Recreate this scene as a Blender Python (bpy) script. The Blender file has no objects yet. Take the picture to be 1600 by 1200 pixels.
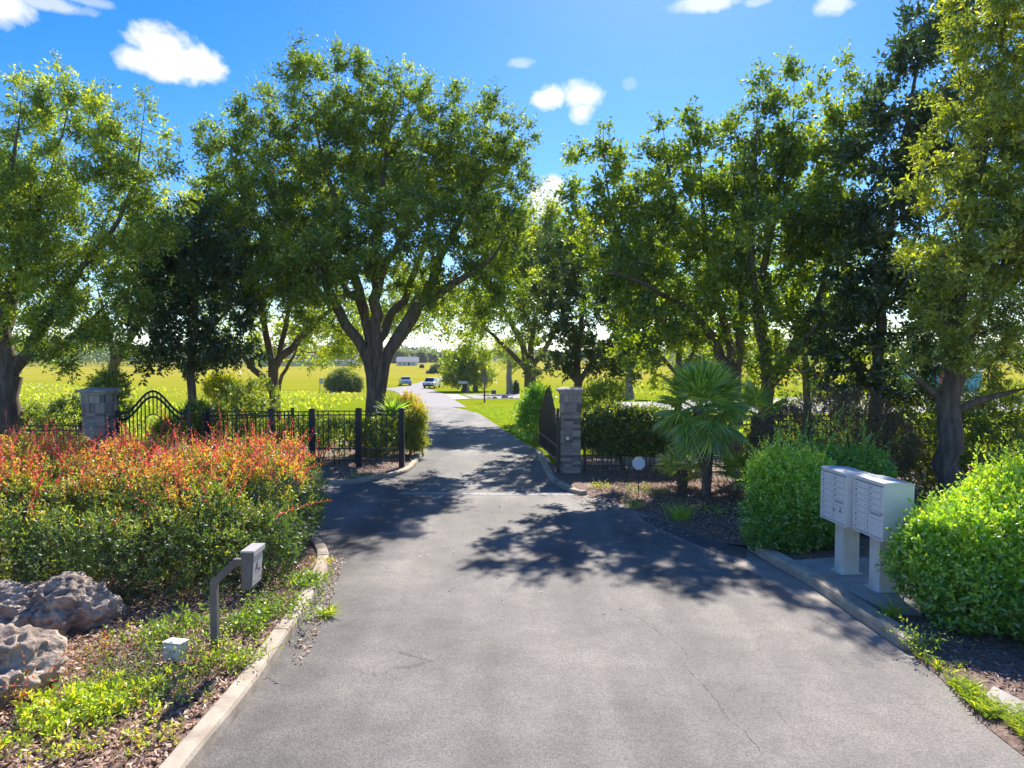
import bpy, bmesh, math, random
import numpy as np
from mathutils import Vector, Matrix, noise as mnoise
from mathutils.geometry import delaunay_2d_cdt

rng = np.random.default_rng(7)
random.seed(7)
R = math.radians
scene = bpy.context.scene
col = scene.collection

# ------------------------------------------------------------------ camera, sky, sun, exposure
FPX, CAMH, PITCH = 1100.0, 3.5, math.atan(40 / 1100)
cam_d = bpy.data.cameras.new('camera'); cam = bpy.data.objects.new('camera', cam_d); col.objects.link(cam)
cam_d.lens = FPX * 36 / 1600; cam_d.sensor_width = 36; cam_d.clip_end = 9000; cam_d.clip_start = 0.1
cam.location = (0, 0, CAMH); cam.rotation_euler = (math.pi / 2 - PITCH, 0, 0)
scene.camera = cam
SUN_EL, SUN_AZ = 43.0, 13.0          # azimuth in degrees right of the viewing direction (+Y)
scene.view_settings.view_transform = 'Standard'; scene.view_settings.look = 'None'
scene.view_settings.gamma = 1; scene.view_settings.use_curve_mapping = False
scene.view_settings.exposure = 1.18
scene.cycles.max_bounces = 8; scene.cycles.diffuse_bounces = 6; scene.cycles.transparent_max_bounces = 8
scene.cycles.sample_clamp_indirect = 6

sd = bpy.data.lights.new('sun', 'SUN'); sd.energy = 4.6; sd.angle = R(0.55); sd.color = (1.0, 0.94, 0.84)
sun = bpy.data.objects.new('sun', sd); col.objects.link(sun)
sdir = Vector((math.sin(R(SUN_AZ)) * math.cos(R(SUN_EL)), math.cos(R(SUN_AZ)) * math.cos(R(SUN_EL)), math.sin(R(SUN_EL))))
sun.rotation_euler = sdir.to_track_quat('Z', 'Y').to_euler(); sun.location = sdir * 60

FWD = np.array([0, math.cos(PITCH), -math.sin(PITCH)]); UPV = np.array([0, math.sin(PITCH), math.cos(PITCH)])
def ray(px, py):
    return FWD + (px - 800) / FPX * np.array([1, 0, 0]) + (600 - py) / FPX * UPV

world = bpy.data.worlds.new('World'); scene.world = world; world.use_nodes = True
def build_world():
    nt = world.node_tree; N = nt.nodes; L = nt.links; N.clear()
    out = N.new('ShaderNodeOutputWorld'); bg = N.new('ShaderNodeBackground'); L.new(bg.outputs[0], out.inputs[0])
    bg.inputs[1].default_value = 0.15
    sky = N.new('ShaderNodeTexSky'); sky.sky_type = 'NISHITA'; sky.sun_disc = False
    sky.sun_elevation = R(SUN_EL); sky.sun_rotation = R(SUN_AZ); sky.altitude = 20
    sky.air_density = 1.0; sky.dust_density = 0.2; sky.ozone_density = 4.0
    hs = N.new('ShaderNodeHueSaturation'); hs.inputs['Saturation'].default_value = 1.42; hs.inputs['Value'].default_value = 0.61
    hs.inputs['Hue'].default_value = 0.512
    L.new(sky.outputs[0], hs.inputs['Color'])
    tc = N.new('ShaderNodeTexCoord'); dirv = tc.outputs['Generated']
    n1 = N.new('ShaderNodeTexNoise'); n1.inputs['Scale'].default_value = 24; n1.inputs['Detail'].default_value = 12; n1.inputs['Roughness'].default_value = 0.62; n1.inputs['Distortion'].default_value = .4
    L.new(dirv, n1.inputs['Vector'])
    n2 = N.new('ShaderNodeTexNoise'); n2.inputs['Scale'].default_value = 6; n2.inputs['Detail'].default_value = 2; L.new(dirv, n2.inputs['Vector'])
    def m(op, a, b=None, c=None, clamp=False):
        n = N.new('ShaderNodeMath'); n.operation = op; n.use_clamp = clamp
        for i, v in enumerate((a, b, c)):
            if v is None: continue
            if isinstance(v, (int, float)): n.inputs[i].default_value = v
            else: L.new(v, n.inputs[i])
        return n.outputs[0]
    def dot(v):
        n = N.new('ShaderNodeVectorMath'); n.operation = 'DOT_PRODUCT'; L.new(dirv, n.inputs[0]); n.inputs[1].default_value = v; return n.outputs['Value']
    nz = m('SUBTRACT', n1.outputs['Fac'], 0.5)
    total = None
    blobs = []
    for (px, py, hw, hh, dens) in [(250, 72, 44, 32, 1), (285, 98, 58, 26, 1), (214, 92, 34, 20, 1), (330, 106, 26, 11, 1), (262, 112, 34, 16, .9),
                                   (862, 152, 32, 20, 1), (905, 150, 38, 24, 1), (910, 174, 24, 20, .9), (868, 290, 22, 20, 1), (852, 315, 32, 30, .95),
                                   (8, 10, 28, 26, .9), (66, 2, 60, 10, .6), (130, -2, 40, 8, .4), (1112, 4, 48, 14, .75), (1302, 6, 30, 18, .7),
                                   (1185, 2, 22, 8, .4), (811, 98, 22, 9, .38), (984, 132, 12, 10, .2), (372, 254, 14, 8, .6)]:
        c = ray(px, py); blobs.append((c, hw / FPX, hh / FPX, dens))
    rr = random.Random(3)
    for k in range(26):   # the same fair-weather cloud goes on round the rest of the sky
        az = rr.uniform(48, 312); el = rr.uniform(8, 62)
        c = np.array([math.sin(R(az)) * math.cos(R(el)), math.cos(R(az)) * math.cos(R(el)), math.sin(R(el))])
        w = rr.uniform(.05, .11); blobs.append((c, w, w * rr.uniform(.4, .6), 1))
    for c, hw, hh, dens in blobs:
        c = c / np.linalg.norm(c); r = np.cross(c, [0, 0, 1]); r /= np.linalg.norm(r); u = np.cross(r, c)
        z = dot(tuple(c)); zz = m('MAXIMUM', z, 0.02)
        x = m('DIVIDE', m('DIVIDE', dot(tuple(r)), zz), hw); y = m('DIVIDE', m('DIVIDE', dot(tuple(u)), zz), hh)
        d = m('SQRT', m('ADD', m('MULTIPLY', x, x), m('MULTIPLY', y, y)))
        v = m('SUBTRACT', 1.0, d)
        v = m('MULTIPLY', m('MULTIPLY_ADD', nz, 3.4, m('MULTIPLY', v, 2.0)), 1.0)
        v = m('MULTIPLY', m('MULTIPLY', m('MINIMUM', m('MAXIMUM', v, 0.0), 1.0), dens), m('GREATER_THAN', z, 0.3))
        total = v if total is None else m('MAXIMUM', total, v)
    total = m('SMOOTH_MIN', total, 1.0, 0.1, clamp=True)
    cc = N.new('ShaderNodeMix'); cc.data_type = 'RGBA'; L.new(n2.outputs['Fac'], cc.inputs['Factor'])
    cc.inputs['A'].default_value = (2.9, 3.0, 3.2, 1); cc.inputs['B'].default_value = (3.9, 3.9, 3.9, 1)
    mx = N.new('ShaderNodeMix'); mx.data_type = 'RGBA'; L.new(total, mx.inputs['Factor'])
    L.new(hs.outputs[0], mx.inputs['A']); L.new(cc.outputs['Result'], mx.inputs['B'])
    L.new(mx.outputs['Result'], bg.inputs[0])
build_world()

# ------------------------------------------------------------------ terrain and pixel-to-world helpers
def sstep(a, b, v):
    t = np.clip((v - a) / (b - a), 0, 1); return t * t * (3 - 2 * t)
def tz(x, y):
    return -1.1 * sstep(28, 105, y) + 1.9 * sstep(120, 430, y)
def G(px, py, z=0.0):
    """point of the ground (lifted by z) seen at a place of the photograph"""
    d = ray(px, py); t = 2.0
    while t < 2500:
        p = np.array([0, 0, CAMH]) + d * t
        if p[2] <= tz(p[0], p[1]) + z: break
        t *= 1.004
    lo, hi = t / 1.004, t
    for _ in range(18):
        m_ = (lo + hi) / 2; p = np.array([0, 0, CAMH]) + d * m_
        if p[2] <= tz(p[0], p[1]) + z: hi = m_
        else: lo = m_
    return np.array([0, 0, CAMH]) + d * hi
def W(px, py, Y):
    d = ray(px, py); return np.array([0, 0, CAMH]) + d * (Y / d[1])

# ------------------------------------------------------------------ object helpers
def link(o): col.objects.link(o); return o
def tag(o, label, cat, group=None, kind=None):
    if label: o['label'] = label
    if cat: o['category'] = cat
    if group: o['group'] = group
    if kind: o['kind'] = kind
    return o
def thing(name, loc, label, cat, group=None, rz=0):
    o = link(bpy.data.objects.new(name, None)); o.location = tuple(float(v) for v in loc); o.rotation_euler = (0, 0, rz)
    o.empty_display_size = .2
    return tag(o, label, cat, group)
def put(name, me, mt, parent=None):
    o = link(bpy.data.objects.new(name, me))
    if mt is not None and len(me.materials) == 0: me.materials.append(mt)
    if parent is not None:
        o.parent = parent
    return o
class MB:
    def __init__(s): s.v = []; s.f = []
    def add(s, vs, fs):
        b = len(s.v); s.v += [tuple(float(c) for c in v) for v in vs]; s.f += [tuple(b + i for i in f) for f in fs]
    def box(s, c, size, M=None, taper=1.0):
        hx, hy, hz = size[0] / 2, size[1] / 2, size[2] / 2
        vs = [Vector((sx * hx * (taper if sz > 0 else 1), sy * hy * (taper if sz > 0 else 1), sz * hz)) for sz in (-1, 1) for sy in (-1, 1) for sx in (-1, 1)]
        if M is not None: vs = [M @ v for v in vs]
        vs = [(v[0] + c[0], v[1] + c[1], v[2] + c[2]) for v in vs]
        s.add(vs, [(0, 2, 3, 1), (4, 5, 7, 6), (0, 1, 5, 4), (2, 6, 7, 3), (0, 4, 6, 2), (1, 3, 7, 5)]); return s
    def tube(s, pts, rad, n=8, cap=True, flute=0, ph=0):
        pts = [Vector(p) for p in pts]; k = len(pts)
        if not hasattr(rad, '__len__'): rad = [rad] * k
        vs = []; ref = None
        for i, p in enumerate(pts):
            t = (pts[min(i + 1, k - 1)] - pts[max(i - 1, 0)])
            if t.length < 1e-9: t = Vector((0, 0, 1))
            t.normalize()
            if ref is None: ref = Vector((1, 0, 0)) if abs(t.x) < .9 else Vector((0, 1, 0))
            a = (ref - t * ref.dot(t)); a.normalize(); ref = a; b = t.cross(a)
            for j in range(n):
                th = 2 * math.pi * j / n
                r = rad[i] * (1 + flute * (math.sin(3 * th + ph + .25 * i) * .6 + math.sin(5 * th + 2 * ph - .2 * i) * .4))
                vs.append(p + (a * math.cos(th) + b * math.sin(th)) * r)
        fs = [(i * n + j, i * n + (j + 1) % n, (i + 1) * n + (j + 1) % n, (i + 1) * n + j) for i in range(k - 1) for j in range(n)]
        if cap: fs += [tuple(range(n))[::-1], tuple((k - 1) * n + j for j in range(n))]
        s.add(vs, fs); return s
    def prism(s, poly, z0, z1):
        n = len(poly); vs = [(p[0], p[1], z0) for p in poly] + [(p[0], p[1], z1) for p in poly]
        s.add(vs, [tuple(range(n))[::-1], tuple(range(n, 2 * n))] + [(i, (i + 1) % n, n + (i + 1) % n, n + i) for i in range(n)]); return s
    def mesh(s, name, smooth=False, bevel=0, segs=1):
        me = bpy.data.meshes.new(name); me.from_pydata(s.v, [], s.f); me.update()
        if bevel:
            bm = bmesh.new(); bm.from_mesh(me)
            bmesh.ops.recalc_face_normals(bm, faces=bm.faces)
            bmesh.ops.bevel(bm, geom=list(bm.edges), offset=bevel, segments=segs, affect='EDGES', clamp_overlap=True)
            bm.to_mesh(me); bm.free()
        if smooth: me.polygons.foreach_set('use_smooth', [True] * len(me.polygons))
        return me
    def build(s, name, mt, parent=None, **k): return put(name, s.mesh(name, **k), mt, parent)

def np_mesh(name, verts, quads, smooth=False, attrs=None):
    """fast mesh of quads (or tris) out of numpy arrays"""
    me = bpy.data.meshes.new(name); n = quads.shape[1]
    me.vertices.add(len(verts)); me.vertices.foreach_set('co', np.ascontiguousarray(verts, dtype=np.float32).ravel())
    me.loops.add(quads.size); me.loops.foreach_set('vertex_index', quads.ravel().astype(np.int32))
    me.polygons.add(len(quads)); me.polygons.foreach_set('loop_start', np.arange(0, quads.size, n, dtype=np.int32))
    if attrs:
        for k, v in attrs.items():
            a = me.attributes.new(k, 'FLOAT', 'POINT'); a.data.foreach_set('value', v.astype(np.float32))
    me.update(calc_edges=True)
    if smooth: me.polygons.foreach_set('use_smooth', [True] * len(me.polygons))
    return me
def unit(a): return a / np.maximum(np.linalg.norm(a, axis=-1, keepdims=True), 1e-9)
def rdir(n): return unit(rng.normal(size=(n, 3)))
LEAFCOUNT = [0]
def leaf_mesh(name, P, D, size, wr, t, fold=.25, flat=0.0, mid=.5):
    """folded diamond leaves: P base points, D pointing directions, size lengths, wr width/length"""
    n = len(P); D = unit(D)
    up = rdir(n) + np.array([0, 0, flat]); S = unit(np.cross(D, up)); Nn = np.cross(S, D)
    L = size[:, None]; w = L * wr / 2
    v0 = P; v2 = P + D * L; m = P + D * L * mid - Nn * w * fold
    v1 = m + S * w; v3 = m - S * w
    v0 = v0 + Nn * w * fold * .0
    V = np.stack([v0, v1, v2, v3], 1).reshape(-1, 3)
    b = np.arange(n)[:, None] * 4
    T = np.concatenate([b + [0, 1, 2], b + [0, 2, 3]], 0)
    LEAFCOUNT[0] += n
    return np_mesh(name, V, T, attrs={'t': np.repeat(t, 4)})
def blade_mesh(name, P, D, L, w, t, droop=.3):
    """grass-like blades, two bent segments"""
    n = len(P); D = unit(D); side = unit(np.cross(D, rdir(n)))
    h = unit(D * np.array([1, 1, 0]) + 1e-4)
    m = P + D * (L * .55)[:, None]; e = m + unit(D + h * droop - np.array([0, 0, droop * .9])) * (L * .5)[:, None]
    w = w[:, None]
    V = np.stack([P - side * w, P + side * w, m + side * w * .8, m - side * w * .8, e], 1).reshape(-1, 3)
    b = np.arange(n)[:, None] * 5
    T = np.concatenate([b + [0, 1, 2], b + [0, 2, 3], b + [3, 2, 4]], 0)
    return np_mesh(name, V, T, attrs={'t': np.repeat(t, 5)})

# ------------------------------------------------------------------ materials
def newmat(name):
    m = bpy.data.materials.new(name); m.use_nodes = True; return m, m.node_tree.nodes, m.node_tree.links, m.node_tree.nodes['Principled BSDF']
def ramp(N, stops):
    r = N.new('ShaderNodeValToRGB'); e = r.color_ramp.elements
    while len(e) > 1: e.remove(e[-1])
    e[0].position = stops[0][0]; e[0].color = (*stops[0][1], 1)
    for p, c in stops[1:]:
        x = e.new(p); x.color = (*c, 1)
    return r
def noise_node(N, L, vec, scale, detail=5, rough=.6):
    n = N.new('ShaderNodeTexNoise'); n.inputs['Scale'].default_value = scale; n.inputs['Detail'].default_value = detail; n.inputs['Roughness'].default_value = rough
    if vec is not None: L.new(vec, n.inputs['Vector'])
    return n
def bump(N, L, h, b, strength, dist):
    n = N.new('ShaderNodeBump'); n.inputs['Strength'].default_value = strength; n.inputs['Distance'].default_value = dist
    L.new(h, n.inputs['Height']); L.new(n.outputs[0], b.inputs['Normal']); return n
def surf(name, stops, scale=5, rough=.8, bs=.3, bd=.01, metal=0, spec=.5, detail=6, coord='Object', stretch=None, rand=0, fine=None):
    m, N, L, b = newmat(name); tc = N.new('ShaderNodeTexCoord'); v = tc.outputs[coord]
    if stretch:
        mp = N.new('ShaderNodeMapping'); mp.inputs['Scale'].default_value = stretch; L.new(v, mp.inputs[0]); v = mp.outputs[0]
    n = noise_node(N, L, v, scale, detail); fac = n.outputs['Fac']
    if rand:
        oi = N.new('ShaderNodeObjectInfo'); a = N.new('ShaderNodeMath'); a.operation = 'MULTIPLY_ADD'; L.new(oi.outputs['Random'], a.inputs[0]); a.inputs[1].default_value = rand
        a2 = N.new('ShaderNodeMath'); a2.operation = 'SUBTRACT'; L.new(fac, a2.inputs[0]); a2.inputs[1].default_value = rand / 2; L.new(a2.outputs[0], a.inputs[2]); fac = a.outputs[0]
    r = ramp(N, stops); L.new(fac, r.inputs[0]); L.new(r.outputs[0], b.inputs['Base Color'])
    b.inputs['Roughness'].default_value = rough; b.inputs['Metallic'].default_value = metal; b.inputs['Specular IOR Level'].default_value = spec
    if bs:
        f = noise_node(N, L, v, fine or scale * 4, 8, .7); bump(N, L, f.outputs['Fac'], b, bs, bd)
    return m
def leafmat(name, stops, trans=.45, gloss=.06, grough=.42, tmul=(1.5, 1.45, .5), gain=1.9):
    stops = [(p_, tuple(min(v_ * gain, .8) for v_ in c_)) for p_, c_ in stops]
    m, N, L, b = newmat(name); N.remove(b); out = N['Material Output']
    at = N.new('ShaderNodeAttribute'); at.attribute_name = 't'; r = ramp(N, stops)
    ai = N.new('ShaderNodeAttribute'); ai.attribute_type = 'INSTANCER'; ai.attribute_name = 'ct'; ad = N.new('ShaderNodeMath'); ad.operation = 'ADD'; ad.use_clamp = True
    L.new(at.outputs['Fac'], ad.inputs[0]); L.new(ai.outputs['Fac'], ad.inputs[1]); L.new(ad.outputs[0], r.inputs[0])
    d = N.new('ShaderNodeBsdfDiffuse'); L.new(r.outputs[0], d.inputs[0])
    mu = N.new('ShaderNodeMix'); mu.data_type = 'RGBA'; mu.blend_type = 'MULTIPLY'; mu.inputs['Factor'].default_value = 1
    L.new(r.outputs[0], mu.inputs['A']); mu.inputs['B'].default_value = (*tmul, 1)
    tr = N.new('ShaderNodeBsdfTranslucent'); L.new(mu.outputs['Result'], tr.inputs[0])
    mx = N.new('ShaderNodeMixShader'); mx.inputs[0].default_value = trans; L.new(d.outputs[0], mx.inputs[1]); L.new(tr.outputs[0], mx.inputs[2])
    g = N.new('ShaderNodeBsdfGlossy'); g.inputs['Roughness'].default_value = grough; g.inputs['Color'].default_value = (.9, .95, 1, 1)
    m2 = N.new('ShaderNodeMixShader'); m2.inputs[0].default_value = gloss; L.new(mx.outputs[0], m2.inputs[1]); L.new(g.outputs[0], m2.inputs[2])
    L.new(m2.outputs[0], out.inputs[0]); return m

M = {}
M['oak'] = leafmat('oak_leaf', [(0, (.026, .052, .010)), (.42, (.085, .135, .012)), (.78, (.21, .26, .018)), (1, (.33, .33, .03))], trans=.54, gloss=.06)
M['oak_light'] = leafmat('light_leaf', [(0, (.06, .10, .015)), (.5, (.16, .20, .02)), (1, (.30, .29, .03))], trans=.55)
M['magnolia'] = leafmat('dark_leaf', [(0, (.012, .028, .010)), (.6, (.028, .055, .015)), (1, (.09, .11, .02))], trans=.35, gloss=.08, grough=.35, gain=2.1)
M['right_leaf'] = leafmat('right_tree_leaf', [(0, (.04, .065, .012)), (.45, (.12, .16, .016)), (.8, (.26, .28, .025)), (1, (.36, .30, .04))], trans=.52, gloss=.07)
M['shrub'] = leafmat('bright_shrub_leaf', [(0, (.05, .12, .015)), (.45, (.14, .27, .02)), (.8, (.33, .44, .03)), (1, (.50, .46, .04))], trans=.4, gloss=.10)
M['ivy'] = leafmat('ivy_leaf', [(0, (.02, .045, .012)), (.55, (.07, .115, .02)), (1, (.24, .26, .03))], trans=.5, gloss=.09)
M['brownleaf'] = leafmat('brown_shrub_leaf', [(0, (.04, .04, .02)), (.5, (.09, .07, .04)), (1, (.2, .14, .09))], trans=.3)
M['redhedge'] = leafmat('red_hedge_leaf', [(0, (.028, .06, .016)), (.28, (.06, .12, .025)), (.48, (.24, .30, .035)), (.66, (.48, .30, .05)), (.80, (.56, .15, .06)), (.92, (.56, .05, .07)), (1, (.60, .07, .12))], trans=.54, gloss=.06, gain=1.5, tmul=(1.4, 1.3, .6))
M['orange_shrub'] = leafmat('orange_shrub_leaf', [(0, (.08, .13, .02)), (.5, (.24, .24, .03)), (1, (.45, .22, .05))], trans=.5)
M['palm'] = leafmat('palm_frond', [(0, (.045, .105, .022)), (.6, (.11, .20, .035)), (1, (.38, .42, .08))], trans=.5, gloss=.09, gain=2.1)
M['deadpalm'] = leafmat('dry_frond', [(0, (.12, .06, .025)), (1, (.35, .22, .12))], trans=.3)
M['grass'] = leafmat('grass_blade', [(0, (.06, .11, .015)), (.5, (.16, .22, .02)), (1, (.36, .33, .06))], trans=.5)
M['weed'] = leafmat('weed_leaf', [(0, (.06, .11, .02)), (.5, (.16, .25, .02)), (.85, (.32, .36, .03)), (1, (.42, .28, .08))], trans=.45)
M['greyweed'] = leafmat('grey_weed_leaf', [(0, (.06, .09, .04)), (1, (.2, .25, .12))], trans=.35)
M['litter'] = leafmat('fallen_leaf', [(0, (.10, .055, .04)), (.5, (.30, .19, .14)), (1, (.52, .38, .28))], trans=.15, gloss=.02, gain=1.4)
M['farleaf'] = leafmat('far_leaf', [(0, (.035, .06, .03)), (.5, (.07, .10, .04)), (1, (.15, .17, .05))], trans=.4, gloss=.04)
M['bark'] = surf('bark', [(.3, (.075, .056, .045)), (.55, (.17, .13, .10)), (.75, (.28, .22, .18))], 3, .9, .9, .05, stretch=(3, 3, .5), fine=9)
M['palebark'] = surf('pale_bark', [(.3, (.2, .17, .14)), (.7, (.34, .29, .24))], 3, .9, .6, .03, stretch=(3, 3, .6))
M['twig'] = surf('twig', [(.3, (.10, .07, .04)), (.7, (.22, .16, .10))], 8, .8, 0)
M['redtwig'] = surf('red_twig', [(.3, (.30, .12, .06)), (.7, (.45, .2, .1))], 8, .7, 0)
M['palmtrunk'] = surf('palm_trunk', [(.3, (.09, .06, .04)), (.55, (.2, .15, .11)), (.75, (.38, .31, .25))], 9, .9, .8, .03)
M['iron'] = surf('black_iron', [(.3, (.012, .013, .016)), (.7, (.022, .023, .028))], 6, .38, .05, .002, metal=0, spec=.6)
M['iron_dust'] = surf('dusty_black_iron', [(.3, (.02, .02, .025)), (.7, (.05, .05, .055))], 6, .5, .05, .002)
M['brick'] = surf('weathered_brick', [(.12, (.07, .06, .055)), (.33, (.19, .15, .125)), (.52, (.38, .31, .26)), (.72, (.52, .40, .31)), (.95, (.66, .58, .49))], 7, .9, .6, .012, rand=.42)
M['mortar'] = surf('mortar', [(.3, (.22, .20, .19)), (.7, (.36, .33, .30))], 12, .95, .5, .006)
M['capstone'] = surf('cap_stone', [(.25, (.15, .13, .12)), (.5, (.36, .32, .28)), (.75, (.52, .47, .40))], 4, .9, .5, .01)
M['whitebox'] = surf('white_powder_coat', [(.3, (.68, .68, .67)), (.7, (.76, .75, .74))], 3, .38, .03, .001)
M['whitepost'] = surf('stained_white_post', [(.25, (.42, .39, .33)), (.5, (.68, .66, .61)), (.7, (.78, .77, .74))], 2.2, .5, .05, .002)
M['seam'] = surf('dark_seam', [(.3, (.16, .16, .18)), (.7, (.22, .22, .25))], 3, .7, 0)
M['mark'] = surf('black_lettering', [(.3, (.05, .05, .06)), (.7, (.09, .09, .1))], 3, .7, 0)
M['redmark'] = surf('red_sticker', [(.3, (.6, .08, .06)), (.7, (.7, .15, .08))], 3, .6, 0)
M['greypost'] = surf('grey_brown_paint', [(.3, (.10, .09, .095)), (.7, (.16, .145, .15))], 4, .5, .05, .002)
M['greylight'] = surf('light_grey_panel', [(.3, (.40, .38, .38)), (.7, (.52, .5, .5))], 6, .4, .03, .002, metal=.2)
M['sign'] = surf('sign_face', [(.3, (.72, .74, .82)), (.7, (.77, .79, .86))], 4, .5, 0)
M['rock'] = None
M['concrete'] = surf('concrete', [(.25, (.24, .22, .19)), (.5, (.36, .33, .29)), (.75, (.46, .42, .37))], 2.5, .9, .4, .008, coord='Object', detail=9, fine=40)
M['kerb'] = surf('kerb_concrete', [(.25, (.22, .17, .12)), (.5, (.40, .33, .25)), (.72, (.52, .45, .36))], 3.2, .92, .55, .012, detail=10, fine=35)
M['gutter'] = surf('sandy_gutter', [(.3, (.17, .155, .14)), (.5, (.27, .24, .205)), (.72, (.40, .35, .28))], 1.6, .95, .4, .006, detail=10, fine=60)
M['oldline'] = surf('worn_line', [(.36, (.16, .16, .155)), (.55, (.40, .385, .36))], 9, .9, .3, .004, detail=9)
M['farroad'] = surf('far_road', [(.3, (.17, .15, .145)), (.7, (.22, .195, .185))], .4, .8, .2, .005)
M['sand'] = surf('sand', [(.3, (.4, .33, .24)), (.7, (.55, .48, .36))], 3, .95, .4, .01)
M['siding'] = surf('white_siding', [(.3, (.62, .60, .58)), (.7, (.72, .70, .68))], 2, .7, .1, .01)
M['roofgrey'] = surf('grey_roof', [(.3, (.25, .25, .27)), (.7, (.36, .36, .38))], 3, .8, .2, .02)
M['bluewall'] = surf('blue_wall', [(.3, (.10, .42, .62)), (.7, (.14, .5, .7))], 1, .6, .05, .01)
M['redwall'] = surf('red_panel', [(.3, (.55, .03, .05)), (.7, (.65, .05, .07))], 1, .6, .05, .01)
M['yellow'] = surf('yellow_panel', [(.3, (.7, .5, .03)), (.7, (.8, .6, .05))], 1, .6, .05, .01)
M['carwhite'] = surf('white_car_paint', [(.3, (.66, .69, .74)), (.7, (.7, .73, .78))], 1, .2, 0)
M['carsilver'] = surf('silver_car_paint', [(.3, (.35, .42, .50)), (.7, (.40, .47, .55))], 1, .25, 0, metal=.5)
M['glass'] = surf('dark_glass', [(.3, (.02, .03, .04)), (.7, (.03, .04, .05))], 1, .08, 0, spec=.8)
M['rubber'] = surf('rubber', [(.3, (.015, .015, .015)), (.7, (.03, .03, .03))], 6, .8, 0)
M['lamp'] = surf('red_tail_lamp', [(.3, (.4, .02, .02)), (.7, (.5, .03, .03))], 3, .3, 0)
M['chrome'] = surf('chrome', [(.3, (.6, .6, .6)), (.7, (.7, .7, .7))], 3, .2, 0, metal=1)
M['greenbox'] = surf('green_utility_box', [(.3, (.07, .10, .06)), (.7, (.10, .13, .08))], 3, .6, .05, .01)
M['hill'] = surf('hill_forest', [(.3, (.05, .09, .10)), (.7, (.08, .12, .13))], .02, .95, 0)

def rockmat():
    m, N, L, b = newmat('limestone'); tc = N.new('ShaderNodeTexCoord')
    n = noise_node(N, L, tc.outputs['Object'], 2.2, 10, .65); n2 = noise_node(N, L, tc.outputs['Object'], 14, 10, .7)
    r = ramp(N, [(.26, (.06, .05, .05)), (.42, (.23, .175, .14)), (.56, (.47, .36, .28)), (.8, (.64, .53, .42))])
    mx = N.new('ShaderNodeMath'); mx.operation = 'MULTIPLY_ADD'; L.new(n2.outputs['Fac'], mx.inputs[0]); mx.inputs[1].default_value = .5
    sb = N.new('ShaderNodeMath'); sb.operation = 'SUBTRACT'; L.new(n.outputs['Fac'], sb.inputs[0]); sb.inputs[1].default_value = .24; L.new(sb.outputs[0], mx.inputs[2])
    L.new(mx.outputs[0], r.inputs[0]); L.new(r.outputs[0], b.inputs['Base Color']); b.inputs['Roughness'].default_value = .9
    vo = N.new('ShaderNodeTexVoronoi'); vo.inputs['Scale'].default_value = 16; L.new(tc.outputs['Object'], vo.inputs['Vector'])
    ad = N.new('ShaderNodeMath'); ad.operation = 'MULTIPLY_ADD'; L.new(vo.outputs['Distance'], ad.inputs[0]); ad.inputs[1].default_value = .6; L.new(n2.outputs['Fac'], ad.inputs[2])
    bump(N, L, ad.outputs[0], b, .9, .05); return m
M['rock'] = rockmat()

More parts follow.
